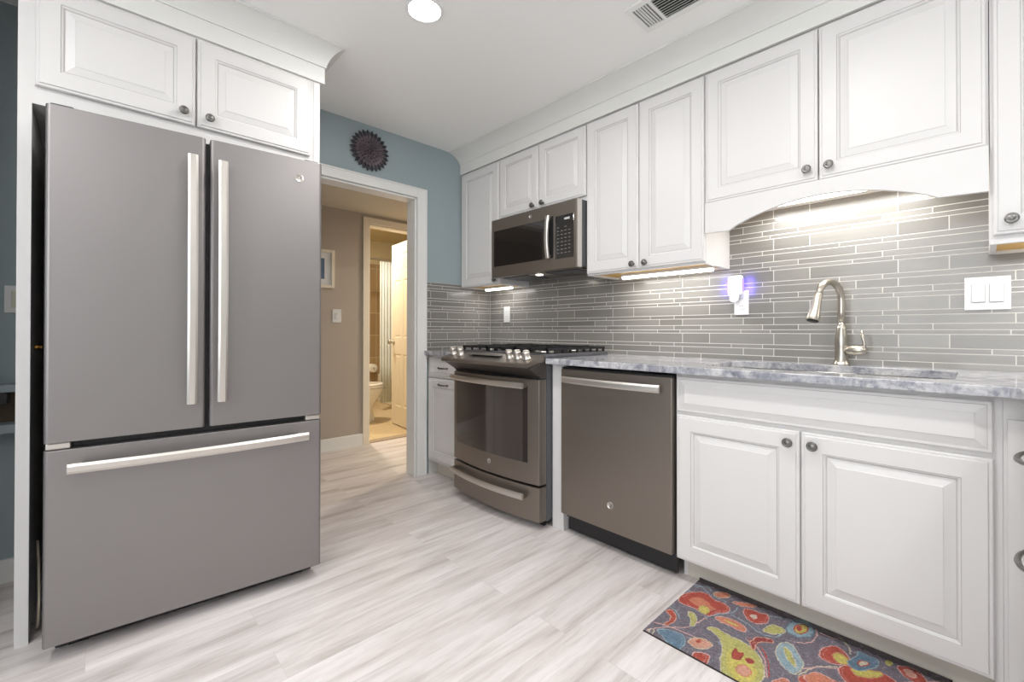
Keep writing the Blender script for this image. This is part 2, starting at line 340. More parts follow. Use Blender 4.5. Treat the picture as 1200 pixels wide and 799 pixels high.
# crown moulding: frieze plus cove, over the wall cabinets
def crown_profile(y_face, z_bot, z_fr, y_out):
    # (y, z) section: frieze from z_bot to z_fr at y_face, cove flaring to y_out at the ceiling
    P = [(y_face + 0.02, z_bot), (y_face, z_bot), (y_face, z_fr), (y_face - 0.006, z_fr), (y_face - 0.006, z_fr + 0.006)]
    cy, cz = y_out, z_fr + 0.006
    ry, rz = (y_face - 0.006) - (y_out + 0.010), CZ - 0.008 - (z_fr + 0.006)
    for i in range(1, 9):
        a = i / 8 * math.pi / 2
        k = 0.55
        yy = (y_face - 0.006) - ry * (k * (1 - math.cos(a)) + (1 - k) * i / 8); zz = z_fr + 0.006 + rz * (k * math.sin(a) + (1 - k) * i / 8)
        P.append((yy, zz))
    P += [(y_out, CZ - 0.008), (y_out, CZ - 0.0005), (y_face + 0.02, CZ - 0.0005)]
    return P
cp_ = crown_profile(-0.318, 2.290, 2.365, -0.4264)
struct(MB().extr(cp_, 'x', 0.001, 3.9).build('trim_5', M_crown))
# crown over the fridge cabinet, mitred around its right end
prof = crown_profile(0, 2.268, 2.345, -0.075)
fx, fy = 0.622, -1.606
mb = MB()
def sec(kind, pos=None):
    out = []
    for d, z in prof:
        o_ = -d
        if kind == 'l': out.append((fx + o_, -2.640, z))
        elif kind == 'mit': out.append((fx + o_, fy + o_, z))
        else: out.append((0.001, fy + o_, z))
    return out
mb.loft([sec('l'), sec('mit'), sec('r')], smooth=False)
struct(mb.build('trim_6', M_crown))

# ------------------------------------------------------------------ backsplash tiles
def tiles(axis, a0, a1, z0, z1, shift, holes=()):
    # rows (height, two joint offsets) repeat every 0.154 in z; joints repeat every 0.462 along the wall
    rows = [(0.0550, (0.0, 0.151)), (0.0180, (-0.015, 0.31)), (0.0250, (-0.05, 0.104)), (0.0360, (0.0, 0.322)), (0.0205, (-0.05, 0.263))]
    P = 0.462; g = 0.0017; tb = MB(); zz = 0.994 - 0.1545 * 2
    while zz < z1:
        for h, js in rows:
            ra, rb = max(zz, z0) + g, min(zz + h, z1) - g
            if rb - ra > 0.004:
                cuts = sorted([shift + k * P + j for k in range(-12, 14) for j in js if a0 < shift + k * P + j < a1] + [a0, a1])
                for c0, c1 in zip(cuts[:-1], cuts[1:]):
                    if c1 - c0 < 0.006: continue
                    p, q = c0 + g, c1 - g
                    if axis == 'x': tb.box(p, q, -0.0050, -0.002, ra, rb)
                    else: tb.box(0.002, 0.0050, p, q, ra, rb)
            zz += h
    return tb
bs = thing('backsplash', 'long grey glass strip tile backsplash running behind range and sink', 'backsplash', (1.5, 0, 0.9))
MB().box(0.008, 3.9, -0.0042, -0.0002, 0.86, 1.66).build('grout', M_grout, bs)
tiles('x', 0.0065, 3.9, 0.88, 1.655, 2.132).build('tile_field', M_tile, bs)
bs2 = thing('backsplash', 'short grey strip tile backsplash on the blue wall beside the doorway', 'backsplash', (0, -0.3, 0.9))
MB().box(0.0002, 0.0042, -0.632, -0.005, 0.86, 1.422).build('grout', M_grout, bs2)
tiles('y', -0.632, -0.007, 0.88, 1.422, -0.13).build('tile_field', M_tile, bs2)

# ------------------------------------------------------------------ cabinet pieces
DOOR = lambda fw: [(0, 0.0, 0), (0, 0.013, 0), (0.003, 0.016, 0), (0.0075, 0.016, 0), (0.0090, 0.0157, 0), (0.012, 0.0195, 0), (fw - 0.009, 0.0195, 0), (fw - 0.0075, 0.0172, 1),
                   (fw - 0.003, 0.0155, 0), (fw, 0.0105, 0), (fw + 0.0022, 0.0105, 1), (fw + 0.027, 0.0162, 0), (fw + 0.029, 0.0178, 0)]
SLAB = [(0, 0.0, 0), (0, 0.011, 0), (0.003, 0.0135, 0), (0.010, 0.0135, 0), (0.012, 0.0130, 1), (0.034, 0.0195, 0), (0.036, 0.021, 0)]
def door_y(name, x0, x1, z0, z1, yback, parent, fw=0.068, rings=None):
    return MB().rings_panel((x0, yback, z0), (1, 0, 0), (0, 0, 1), (0, -1, 0), x1 - x0, z1 - z0, rings or DOOR(fw)).build(name, [M_cab, M_glaze], parent)
def door_x(name, y0, y1, z0, z1, xback, parent, fw=0.068, rings=None, sgn=1):
    return MB().rings_panel((xback, y0, z0), (0, 1, 0), (0, 0, 1), (sgn, 0, 0), y1 - y0, z1 - z0, rings or DOOR(fw)).build(name, [M_cab, M_glaze], parent)
KN = [(0.0085, 0.0), (0.0085, 0.002), (0.0055, 0.005), (0.0052, 0.012), (0.009, 0.0155), (0.0155, 0.018), (0.0168, 0.021), (0.0155, 0.0245), (0.0125, 0.0262), (0.0118, 0.0252), (0.008, 0.0272), (0.0001, 0.0285)]
def knob(c, n, parent):
    return MB().lathe(c, n, KN, 22).build('knob', M_pewter, parent)
def bar_pull(p0, p1, n, parent, r=0.0045, out=0.028, name='pull_handle'):
    p0, p1, n = Vector(p0), Vector(p1), Vector(n); a = p1 - p0
    pts = []
    for i in range(15):
        t_ = i / 14; pts.append(p0 + a * t_ + n * out * math.sin(math.pi * t_) ** 0.45)
    rad = [r * (1.5 if i in (0, 14) else 0.8 + 0.55 * math.sin(math.pi * i / 14)) for i in range(15)]
    mb = MB().tube(pts, rad, 10); mb.lathe(p0, n, [(0.008, 0), (0.007, 0.003), (0.001, 0.0045)], 12); mb.lathe(p1, n, [(0.008, 0), (0.007, 0.003), (0.001, 0.0045)], 12)
    return mb.build(name, M_pewter, parent)

def upper_body(x0, x1, z0, z1, parent, yb=-0.004, yf=-0.295, bottom=True):
    th = 0.016
    b_ = MB().box(x0, x0 + th, yf, yb, z0, z1).box(x1 - th, x1, yf, yb, z0, z1).box(x0 + th, x1 - th, yf, yb, z1 - th, z1).box(x0 + th, x1 - th, yb - 0.006, yb, z0, z1)
    b_.box(x0 + th, x1 - th, yf, yf + 0.018, z0, z0 + 0.035).box(x0 + th, x1 - th, yf, yf + 0.018, z1 - 0.07, z1 - th)
    ob = b_.build('cabinet_body', M_cab, parent)
    MB().box(x0 + th, x1 - th, yf + 0.018, yb - 0.006, z0 + 0.012, z0 + 0.024).build('underside_panel', M_wood_under, parent)['label'] = 'bare yellow maple underside'
    return ob
UZT = 2.2823
# narrow cabinet by the blue wall
c = thing('wall_cabinet', 'narrow single-door white wall cabinet in the corner against the blue wall', 'cabinet', (0.23, -0.15, 1.395))
upper_body(0.004, 0.457, 1.395, 2.30, c); MB().box(0.012, 0.445, -0.006, -0.004, 1.4, 1.41).build('back_cleat', M_cab, c)
d = door_y('door', 0.008, 0.452, 1.397, UZT, -0.295, c); knob((0.42, -0.315, 1.427), (0, -1, 0), d)
# cabinet above microwave
c = thing('wall_cabinet', 'short two-door white wall cabinet directly above the microwave', 'cabinet', (0.84, -0.15, 1.84))
upper_body(0.459, 1.227, 1.835, 2.30, c)
d = door_y('door', 0.461, 0.8405, 1.8635, UZT, -0.295, c, 0.062); knob((0.799, -0.315, 1.888), (0, -1, 0), d)
d = door_y('door', 0.8445, 1.2245, 1.8635, UZT, -0.295, c, 0.062); knob((0.886, -0.315, 1.888), (0, -1, 0), d)
# tall pair
c = thing('wall_cabinet', 'tall two-door white wall cabinet between the microwave and the arched valance', 'cabinet', (1.57, -0.15, 1.39))
upper_body(1.229, 1.926, 1.385, 2.30, c)
d = door_y('door', 1.232, 1.5725, 1.3955, UZT, -0.295, c); knob((1.543, -0.315, 1.42), (0, -1, 0), d)
d = door_y('door', 1.5765, 1.9225, 1.3955, UZT, -0.295, c); knob((1.618, -0.315, 1.42), (0, -1, 0), d)
# over sink with arched valance
c = thing('wall_cabinet', 'wide two-door white wall cabinet above the sink with an arched valance below', 'cabinet', (2.39, -0.15, 1.66))
upper_body(1.928, 2.848, 1.655, 2.30, c)
d = door_y('door', 1.931, 2.3793, 1.6694, UZT, -0.295, c); knob((2.345, -0.315, 1.717), (0, -1, 0), d)
d = door_y('door', 2.3833, 2.843, 1.6694, UZT, -0.295, c); knob((2.419, -0.315, 1.717), (0, -1, 0), d)
arch = [(1.928, 1.526), (2.030, 1.522)]
for i in range(0, 25):
    t_ = i / 24; x = 2.036 + t_ * (2.730 - 2.036)
    zz = 1.522 + 0.088 * (math.sin(math.pi * t_) ** 0.8)
    arch.append((x, zz))
arch += [(2.738, 1.522), (2.848, 1.518), (2.848, 1.668), (1.928, 1.668)]
MB().extr(arch, 'y', -0.3125, -0.2955).build('valance', M_cab, c)
# right cabinet, cut by the frame
c = thing('wall_cabinet', 'white wall cabinet at the far right edge, right of the arched valance', 'cabinet', (3.1, -0.15, 1.36))
upper_body(2.850, 3.45, 1.345, 2.30, c)
d = door_y('door', 2.857, 3.152, 1.372, UZT, -0.295, c); knob((2.896, -0.315, 1.417), (0, -1, 0), d)
door_y('door', 3.156, 3.446, 1.372, UZT, -0.295, c)

# under-cabinet light bars
for x0, x1, z, lab in ((0.10, 0.40, 1.395, 'short lit LED bar under the narrow corner wall cabinet'), (1.36, 1.895, 1.385, 'long lit LED bar under the tall two-door wall cabinet'),
                       (2.10, 2.70, 1.655, 'lit LED bar behind the arched valance over the sink'), (2.95, 3.35, 1.345, 'lit LED bar under the far right wall cabinet')):
    L_ = thing('light_bar', lab, 'light', ((x0 + x1) / 2, -0.13, z), 'under-cabinet light bars')
    MB().box(x0, x1, -0.150, -0.110, z - 0.004, z + 0.012).build('housing', M_white_pl, L_, bevel=0.002)
    MB().extr([(-0.147, z - 0.004), (-0.145, z - 0.014), (-0.138, z - 0.018), (-0.122, z - 0.018), (-0.115, z - 0.014), (-0.113, z - 0.004)], 'x', x0 + 0.006, x1 - 0.006).build('diffuser', M_led, L_)
    area('led_glow', ((x0 + x1) / 2, -0.13, z - 0.022), x1 - x0 - 0.02, BAR_POWER * (x1 - x0) / 0.5 * (0.5 if x0 < 0.5 else (1.6 if z > 1.5 else 1.0)), (1.0, 0.99, 0.96), size_y=0.03)

# ------------------------------------------------------------------ base cabinets
def toe(x0, x1, parent, y=-0.54):
    MB().box(x0, x1, y, y + 0.016, 0.0, 0.104).build('toe_kick', M_kick, parent)
# narrow base by the doorway
c = thing('base_cabinet', 'narrow white base cabinet with one drawer between doorway and range', 'cabinet', (0.23, -0.3, 0))
MB().box(0.004, 0.020, -0.61, -0.005, 0, 0.8835).box(0.444, 0.460, -0.61, -0.005, 0, 0.8835).box(0.020, 0.444, -0.61, -0.594, 0.104, 0.8835).box(0.020, 0.444, -0.02, -0.005, 0.1, 0.8835).box(0.020, 0.444, -0.594, -0.02, 0.104, 0.12).build('cabinet_body', M_cab, c)
toe(0.020, 0.444, c)
d = door_y('drawer', 0.026, 0.452, 0.726, 0.866, -0.61, c, rings=SLAB); bar_pull((0.165, -0.629, 0.795), (0.275, -0.629, 0.795), (0, -1, 0), d)
d = door_y('door', 0.026, 0.452, 0.125, 0.716, -0.61, c); bar_pull((0.165, -0.629, 0.676), (0.275, -0.629, 0.676), (0, -1, 0), d)
# sink base
c = thing('base_cabinet', 'wide white sink base cabinet with two raised-panel doors and a false drawer front', 'cabinet', (2.39, -0.3, 0))
MB().box(1.932, 1.948, -0.61, -0.012, 0.1, 0.8835).box(2.852, 2.868, -0.61, -0.012, 0.0, 0.8835).box(1.948, 2.852, -0.61, -0.592, 0.104, 0.8835).box(1.948, 2.852, -0.03, -0.012, 0.1, 0.8835).box(1.948, 2.852, -0.592, -0.03, 0.104, 0.12).box(1.932, 1.948, -0.54, -0.012, 0, 0.1).build('cabinet_body', M_cab, c)
toe(1.948, 2.852, c)
d = door_y('door', 1.9385, 2.3895, 0.102, 0.7077, -0.61, c, 0.072); knob((2.357, -0.63, 0.668), (0, -1, 0), d)
d = door_y('door', 2.3945, 2.851, 0.102, 0.7077, -0.61, c, 0.072); knob((2.431, -0.63, 0.668), (0, -1, 0), d)
door_y('drawer_front', 1.9385, 2.850, 0.7235, 0.868, -0.61, c, rings=SLAB)
# end panel between range and dishwasher
p = MB().box(1.2290, 1.3060, -0.612, -0.012, 0.105, 0.8835).box(1.2290, 1.3060, -0.612, -0.012, 0.0, 0.105).build('end_panel', M_cab, bevel=0.002)
tag(p, 'narrow white end panel standing between the range and the dishwasher', 'cabinet panel')
# corner filler and right-hand run
c = thing('drawer_cabinet', 'white drawer base cabinet at the right frame edge with three curved pewter pulls', 'cabinet', (3.2, -1.0, 0))
MB().box(2.8685, 2.925, -0.611, -0.594, 0.0, 0.8835).box(2.925, 2.943, -1.45, -0.611, 0.104, 0.8835).box(2.943, 3.5, -1.45, -1.432, 0, 0.8835).box(2.943, 3.5, -0.611, -0.594, 0, 0.8835).box(2.98, 3.0, -1.43, -0.611, 0, 0.104).build('cabinet_body', M_cab, c)
MB().box(2.876, 2.915, -0.624, -0.611, 0.0, 0.822).build('filler_strip', M_cab, c, bevel=0.0015)
for z0, z1, zc in ((0.700, 0.868, 0.797), (0.412, 0.690, 0.580), (0.118, 0.402, 0.290)):
    d = door_x('drawer', -1.30, -0.70, z0, z1, 2.925, c, rings=SLAB, sgn=-1)
    bar_pull((2.905, -1.07, zc), (2.905, -0.925, zc), (-1, 0, -0.25), d, r=0.0042, out=0.026)

# ------------------------------------------------------------------ countertops
ZT = 0.914
ct = MB().box(0.008, 0.4625, -0.655, -0.010, ZT - 0.030, ZT).build('countertop', M_granite, bevel=0.003)
tag(ct, 'small piece of grey granite countertop left of the range', 'countertop')
# main slab: outline with inside corner, sink cut-out bridged
def rrect(x0, x1, y0, y1, r, n=6):
    P = []
    for cx, cy, a0 in ((x1 - r, y0 + r, -90), (x1 - r, y1 - r, 0), (x0 + r, y1 - r, 90), (x0 + r, y0 + r, 180)):
        for i in range(n + 1):
            a = math.radians(a0 + 90 * i / n); P.append((cx + r * math.cos(a), cy + r * math.sin(a)))
    return P
outer = [(0.464, -0.085), (0.464, -0.0070), (3.55, -0.0070), (3.55, -1.45), (2.897, -1.45), (2.897, -0.690), (2.891, -0.678), (2.879, -0.672), (1.2295, -0.672), (1.2295, -0.085)]
hole = rrect(2.005, 2.772, -0.535, -0.120, 0.06)
def slab_with_hole(outer, hole, z0, z1):
    bm = bmesh.new()
    def ring(P, z): return [bm.verts.new((x, y, z)) for x, y in P]
    for z, flip in ((z1, False), (z0, True)):
        a = ring(outer, z); b_ = ring(hole, z)
        ed = [bm.edges.new((a[i], a[(i + 1) % len(a)])) for i in range(len(a))] + [bm.edges.new((b_[i], b_[(i + 1) % len(b_)])) for i in range(len(b_))]
        bmesh.ops.triangle_fill(bm, edges=ed, use_beauty=True)
        if z == z1: top = (a, b_)
        else: bot = (a, b_)
    for A, B in zip(top, bot):
        for i in range(len(A)):
            j = (i + 1) % len(A); bm.faces.new((A[i], A[j], B[j], B[i]))
    bmesh.ops.recalc_face_normals(bm, faces=bm.faces)
    me = bpy.data.meshes.new('countertop'); bm.to_mesh(me); bm.free(); me.materials.append(M_granite)
    ob = bpy.data.objects.new('countertop', me); COL.objects.link(ob)
    b2 = ob.modifiers.new('edge', 'BEVEL'); b2.width = 0.003; b2.segments = 2; b2.limit_method = 'ANGLE'; b2.angle_limit = math.radians(50)
    return ob
ct = slab_with_hole(outer, hole, ZT - 0.030, ZT)
tag(ct, 'long pale grey granite countertop with the sink cut-out above dishwasher and sink cabinet', 'countertop')

# sink bowl
sk = thing('sink', 'undermount stainless steel sink bowl set below the granite countertop', 'sink', (2.39, -0.33, 0.68))
o_ = rrect(1.998, 2.779, -0.542, -0.113, 0.065)
mb = MB()
rr = [[(x, y, ZT - 0.0305) for x, y in rrect(1.985, 2.792, -0.555, -0.100, 0.07)], [(x, y, ZT - 0.0305) for x, y in o_], [(x, y, ZT - 0.06) for x, y in o_], [(x, y, 0.70) for x, y in rrect(2.01, 2.767, -0.530, -0.125, 0.06)], [(x, y, 0.69) for x, y in rrect(2.04, 2.737, -0.50, -0.155, 0.05)]]
mb.loft(rr, cap=False)
mb.quad([(x, y, 0.69) for x, y in rrect(2.04, 2.737, -0.50, -0.155, 0.05)])
bowl = mb.build('bowl', M_steel_sink, sk); md = bowl.modifiers.new('thick', 'SOLIDIFY'); md.thickness = 0.0015; md.offset = -1
MB().lathe((2.39, -0.33, 0.6905), (0, 0, 1), [(0.045, 0), (0.045, 0.003), (0.036, 0.004), (0.034, 0.001), (0.001, 0.0012)], 24).build('drain', M_nickel, sk)

# faucet
fc = thing('faucet', 'brushed nickel gooseneck pull-down kitchen faucet behind the sink', 'faucet', (2.413, -0.07, ZT))
B0 = Vector((2.413, -0.070, ZT + 0.0005))
MB().lathe(B0, (0, 0, 1), [(0.032, 0), (0.032, 0.004), (0.029, 0.009), (0.0245, 0.02), (0.023, 0.05), (0.0235, 0.08), (0.0245, 0.10), (0.022, 0.125), (0.0165, 0.155), (0.0140, 0.185)], 28).build('body', M_nickel, fc)
arm = Vector((-0.37, -0.93, 0)).normalized()
pts = [B0 + Vector((0, 0, 0.18)), B0 + Vector((0, 0, 0.23)), B0 + Vector((0, 0, 0.262))]
R_ = 0.074
cc = B0 + Vector((0, 0, 0.286)) + arm * R_
for i in range(0, 15):
    a = math.radians(180 - 168 * i / 14); pts.append(cc + arm * R_ * math.cos(a) + Vector((0, 0, R_ * 0.96 * math.sin(a))))
end = pts[-1]; dr = (pts[-1] - pts[-2]).normalized()
MB().tube(pts, [0.0145] + [0.0135] * (len(pts) - 1), 16).build('spout', M_nickel, fc)
hd = MB().lathe(end - dr * 0.004, dr, [(0.0135, 0), (0.0155, 0.004), (0.0155, 0.012), (0.0150, 0.03), (0.0185, 0.06), (0.0235, 0.100), (0.0245, 0.116), (0.0235, 0.121)], 24).build('spray_head', M_nickel, fc)
MB().lathe(end + dr * 0.116, dr, [(0.021, 0), (0.021, 0.003), (0.001, 0.0035)], 24).build('nozzle', M_black, hd)
MB().box(end.x - 0.036, end.x - 0.018, end.y - 0.012, end.y + 0.008, end.z - 0.098, end.z - 0.058).build('spray_button', M_nickel, hd, bevel=0.005)
hv = Vector((0.97, -0.24, 0)).normalized()
h0 = B0 + Vector((0, 0, 0.062))
hl = MB().lathe(h0 + hv * 0.015, hv + Vector((0, 0, 0.06)), [(0.0165, 0), (0.0225, 0.015), (0.0235, 0.035), (0.0205, 0.058), (0.012, 0.074), (0.001, 0.077)], 20).build('lever_base', M_nickel, fc)
q = h0 + hv * 0.074
MB().tube([q - hv * 0.004 + Vector((0, 0, -0.004)), q + hv * 0.008 + Vector((0, 0, 0.010)), q + hv * 0.010 + Vector((0, 0, 0.035)), q + hv * 0.003 + Vector((0, 0, 0.062)), q + hv * 0.000 + Vector((0, 0, 0.084))], [0.010, 0.0075, 0.0055, 0.0062, 0.0045], 12).build('lever', M_nickel, hl)

# ------------------------------------------------------------------ dishwasher
dw = thing('dishwasher', 'slate steel dishwasher with bar handle between end panel and sink cabinet', 'dishwasher', (1.62, -0.3, 0))
MB().box(1.3115, 1.9265, -0.60, -0.02, 0.10, 0.872).build('tub', M_gasket, dw)
MB().box(1.3125, 1.9255, -0.640, -0.602, 0.108, 0.862).build('door', M_slate, dw, bevel=0.004)
MB().box(1.3125, 1.9255, -0.634, -0.602, 0.8635, 0.8705).build('control_strip', M_black, dw)
MB().box(1.3200, 1.9200, -0.585, -0.57, 0.012, 0.098).box(1.3200, 1.9200, -0.600, -0.585, 0.082, 0.098).box(1.3200, 1.9200, -0.5855, -0.585, 0.03, 0.06).build('kick_plate', M_black, dw, bevel=0.003)
def bow_handle(x0, x1, zc, hz_, y0, bow, parent, name='handle', th=0.012, n=20, off=0.028, axis='x'):
    mb = MB(); rings = []
    for i in range(n + 1):
        t_ = i / n; x = x0 + (x1 - x0) * t_; y = y0 - off - bow * (1 - (2 * t_ - 1) ** 2)
        rings.append([(x, y, zc - hz_ / 2 + 0.002), (x, y - th * 0.55, zc - hz_ / 2), (x, y - th, zc - hz_ / 4), (x, y - th, zc + hz_ / 4), (x, y - th * 0.55, zc + hz_ / 2), (x, y, zc + hz_ / 2 - 0.002)])
    mb.loft(rings, smooth=False)
    h = mb.build(name, M_steel, parent)
    for xx in (x0 + 0.006, x1 - 0.026):
        MB().box(xx, xx + 0.020, y0 - off - 0.002, y0, zc - hz_ * 0.36, zc + hz_ * 0.36).build('handle_post', M_slate, h)
    return h
bow_handle(1.342, 1.882, 0.811, 0.034, -0.640, 0.016, dw, off=0.022)
def badge(c, n, up, r, parent):
    c, n, up = Vector(c), Vector(n).normalized(), Vector(up); right = up.cross(n)
    b_ = MB().lathe(c, n, [(r, 0), (r, 0.0015), (r * 0.93, 0.0022), (r * 0.90, 0.0012), (0.0001, 0.0012)], 28).build('badge', M_steel, parent)
    text_part('GE', r * 0.95, c + n * 0.0014, right, up, n, M_slate_d, 'monogram', b_)
    return b_
badge((1.617, -0.6402, 0.232), (0, -1, 0), (0, 0, 1), 0.017, dw)

# ------------------------------------------------------------------ range
rg = thing('range', 'slate steel slide-in gas range with black oven window and front knobs', 'stove', (0.845, -0.35, 0))
X0, X1 = 0.4665, 1.2265; XC = (X0 + X1) / 2; HW = (X1 - X0) / 2
def bow(x, y0, b_): return y0 - b_ * (1 - ((x - XC) / HW) ** 2)
def bow_slab(x0, x1, z0, z1, y0, b_, yb, n=20, zt=None):
    mb = MB(); rings = []
    for i in range(n + 1):
        x = x0 + (x1 - x0) * i / n; y = bow(x, y0, b_)
        rings.append([(x, yb, z0), (x, y, z0), (x, y, z1), (x, yb, z1)])
    return mb.loft(rings, smooth=False)
MB().box(X0 + 0.002, X1 - 0.002, -0.655, -0.10, 0.04, 0.905).box(X0 + 0.05, X0 + 0.09, -0.60, -0.56, 0, 0.04).box(X1 - 0.09, X1 - 0.05, -0.60, -0.56, 0, 0.04).box(X0 + 0.05, X0 + 0.09, -0.2, -0.16, 0, 0.04).box(X1 - 0.09, X1 - 0.05, -0.2, -0.16, 0, 0.04).build('range_body', M_slate_d, rg)
MB().box(X0 + 0.03, X1 - 0.03, -0.645, -0.63, 0.004, 0.04).build('kick_plate', M_black, rg)
dr_ = bow_slab(X0 + 0.001, X1 - 0.001, 0.045, 0.228, -0.712, 0.038, -0.657).build('warming_drawer', M_slate, rg, bevel=0.003)
od = bow_slab(X0 + 0.001, X1 - 0.001, 0.240, 0.800, -0.712, 0.038, -0.657).build('oven_door', M_slate, rg, bevel=0.003)
wn = bow_slab(X0 + 0.040, X1 - 0.075, 0.352, 0.762, -0.7135, 0.038, -0.70).build('oven_window', M_glass, od)
def bow_handle2(zc, hz_, parent, x0, x1):
    mb = MB(); rings = []; n = 24
    for i in range(n + 1):
        x = x0 + (x1 - x0) * i / n; y = bow(x, -0.740, 0.042); th = 0.013
        rings.append([(x, y, zc - hz_ / 2 + 0.002), (x, y - th * 0.6, zc - hz_ / 2), (x, y - th, zc - hz_ / 4), (x, y - th, zc + hz_ / 4), (x, y - th * 0.6, zc + hz_ / 2), (x, y, zc + hz_ / 2 - 0.002)])
    h = mb.loft(rings, smooth=False).build('handle', M_steel, parent)
    for xx in (x0 + 0.004, x1 - 0.024):
        MB().box(xx, xx + 0.02, bow(xx, -0.741, 0.042), bow(xx + 0.01, -0.712, 0.038), zc - hz_ * 0.38, zc + hz_ * 0.38).build('handle_post', M_slate, h)
bow_handle2(0.767, 0.032, od, 0.476, 1.150)
bow_handle2(0.176, 0.034, dr_, 0.478, 1.150)
badge((0.862, bow(0.862, -0.712, 0.038) - 0.0003, 0.305), (0, -1, 0), (0, 0, 1), 0.014, od)
# dark recess above the door, then the sloped control panel with its lip
bow_slab(X0 + 0.004, X1 - 0.004, 0.800, 0.806, -0.700, 0.03, -0.655).build('vent_trim', M_black, rg)
cpn = MB()
sect = [(-0.655, 0.896), (-0.702, 0.892), (-0.806, 0.868), (-0.813, 0.871), (-0.813, 0.887), (-0.807, 0.892), (-0.701, 0.926), (-0.655, 0.930)]
L1, L2 = [], []
rings = []
for i in range(21):
    x = X0 + (X1 - X0) * i / 20; e = (1 - ((x - XC) / HW) ** 2)
    rings.append([(x, y - (0.018 * e if y < -0.7 else 0), z) for y, z in sect])
cpn.loft(rings, smooth=False)
cp = cpn.build('control_panel', M_slate, rg)
un = MB(); rings = []
for i in range(21):
    x = X0 + 0.003 + (X1 - X0 - 0.006) * i / 20; e = (1 - ((x - XC) / HW) ** 2)
    rings.append([(x, -0.655, 0.8065), (x, -0.705 - 0.006 * e, 0.808), (x, -0.712 - 0.008 * e, 0.818), (x, -0.790 - 0.018 * e, 0.8665), (x, -0.702, 0.8905), (x, -0.655, 0.8905)])
un.loft(rings, smooth=False); un.build('panel_underside', mat('shaded_slate_underside', s(96, 90, 86), 0.45, 0.7), rg)  # shade under the panel put into a darker copy of the slate
ndir = Vector((0, -0.27, 0.963)).normalized()
for x in (0.520, 0.598, 1.045, 1.108, 1.172):
    yk = -0.748 - 0.010 * (1 - ((x - XC) / HW) ** 2); zk = 0.911
    k = MB().lathe((x, yk, zk), ndir, [(0.0235, 0), (0.0235, 0.004), (0.0200, 0.007), (0.0195, 0.030), (0.0208, 0.034), (0.0195, 0.041), (0.001, 0.043)], 24)
    ko = k.build('control_knob', M_steel, cp)
    MB().box(x - 0.004, x + 0.004, yk - 0.030, yk + 0.006, zk + 0.036, zk + 0.048).build('knob_grip', M_steel, ko, bevel=0.002)
MB().box(0.70, 0.97, -0.775, -0.715, 0.9185, 0.9195).build('control_display', M_slate_d, cp)
# cooktop deck, overlapping the counters by a centimetre
dk = MB().extr(rrect(X0 - 0.012, X1 + 0.014, -0.672, -0.092, 0.02), 'z', 0.9155, 0.934).build('cooktop', M_slate_d, rg, bevel=0.003)
MB().box(X0 + 0.03, X1 - 0.03, -0.655, -0.125, 0.9342, 0.9352).build('burner_tray', M_black, dk)
for bx, by, br_ in ((0.60, -0.52, 0.045), (0.60, -0.25, 0.038), (0.846, -0.385, 0.05), (1.09, -0.52, 0.05), (1.09, -0.25, 0.036)):
    b_ = MB().lathe((bx, by, 0.9352), (0, 0, 1), [(br_ * 1.15, 0), (br_ * 1.15, 0.006), (br_, 0.010), (br_ * 0.95, 0.013)], 24).build('burner', M_steel, dk)
    MB().lathe((bx, by, 0.9485), (0, 0, 1), [(br_ * 0.85, 0), (br_ * 0.88, 0.004), (br_ * 0.8, 0.008), (0.001, 0.009)], 24).build('burner_cap', M_iron, b_)
for gx0, gx1 in ((0.478, 0.718), (0.724, 0.968), (0.974, 1.222)):
    g = MB(); z0, z1 = 0.952, 0.965; y0, y1 = -0.650, -0.115; t2 = 0.010
    g.box(gx0, gx0 + t2, y0, y1, z0, z1).box(gx1 - t2, gx1, y0, y1, z0, z1).box(gx0, gx1, y0, y0 + t2, z0, z1).box(gx0, gx1, y1 - t2, y1, z0, z1)
    gm = (gx0 + gx1) / 2; g.box(gm - 0.005, gm + 0.005, y0, y1, z0 + 0.002, z1 + 0.003); g.box(gx0, gx1, (y0 + y1) / 2 - 0.005, (y0 + y1) / 2 + 0.005, z0 + 0.002, z1 + 0.003)
    for yy in (y0 + 0.13, y1 - 0.13): g.box(gx0, gx1, yy - 0.004, yy + 0.004, z0 + 0.002, z1 + 0.003)
    for xx in (gx0, gx1 - t2):
        for k in range(9):
            yy = y0 + 0.005 + k * (y1 - y0 - 0.02) / 8; g.box(xx, xx + t2, yy, yy + 0.012, 0.9353, z0)
    g.build('grate', M_iron, dk)

# ------------------------------------------------------------------ microwave
mw = thing('microwave', 'slate steel over-the-range microwave with black glass door and keypad', 'microwave', (0.845, -0.2, 1.43))
MB().box(0.4635, 1.2245, -0.345, -0.012, 1.440, 1.8335).build('microwave_body', M_slate_d, mw, bevel=0.003)
fr = MB().box(0.4635, 1.2245, -0.390, -0.347, 1.430, 1.8335).build('door', M_slate, mw, bevel=0.005)
MB().box(0.494, 0.990, -0.3915, -0.388, 1.505, 1.752).build('door_window', M_mwglass, fr, bevel=0.001)
MB().box(0.992, 1.040, -0.3915, -0.388, 1.505, 1.760).build('handle_backing', M_black, fr)
kp = MB().box(1.055, 1.198, -0.3915, -0.388, 1.494, 1.752).build('keypad', M_mwglass, fr, bevel=0.001)
kb = MB()
for r in range(8):
    for q_ in range(4):
        if r == 7 and q_ in (1, 3): continue
        kb.box(1.072 + q_ * 0.029, 1.072 + q_ * 0.029 + 0.014, -0.3921, -0.3916, 1.525 + r * 0.022, 1.525 + r * 0.022 + 0.004)
kb.build('keypad_marks', M_keys, kp)
MB().box(1.128, 1.168, -0.3921, -0.3916, 1.722, 1.734).build('clock_display', M_print, kp)
mb = MB(); rings = []
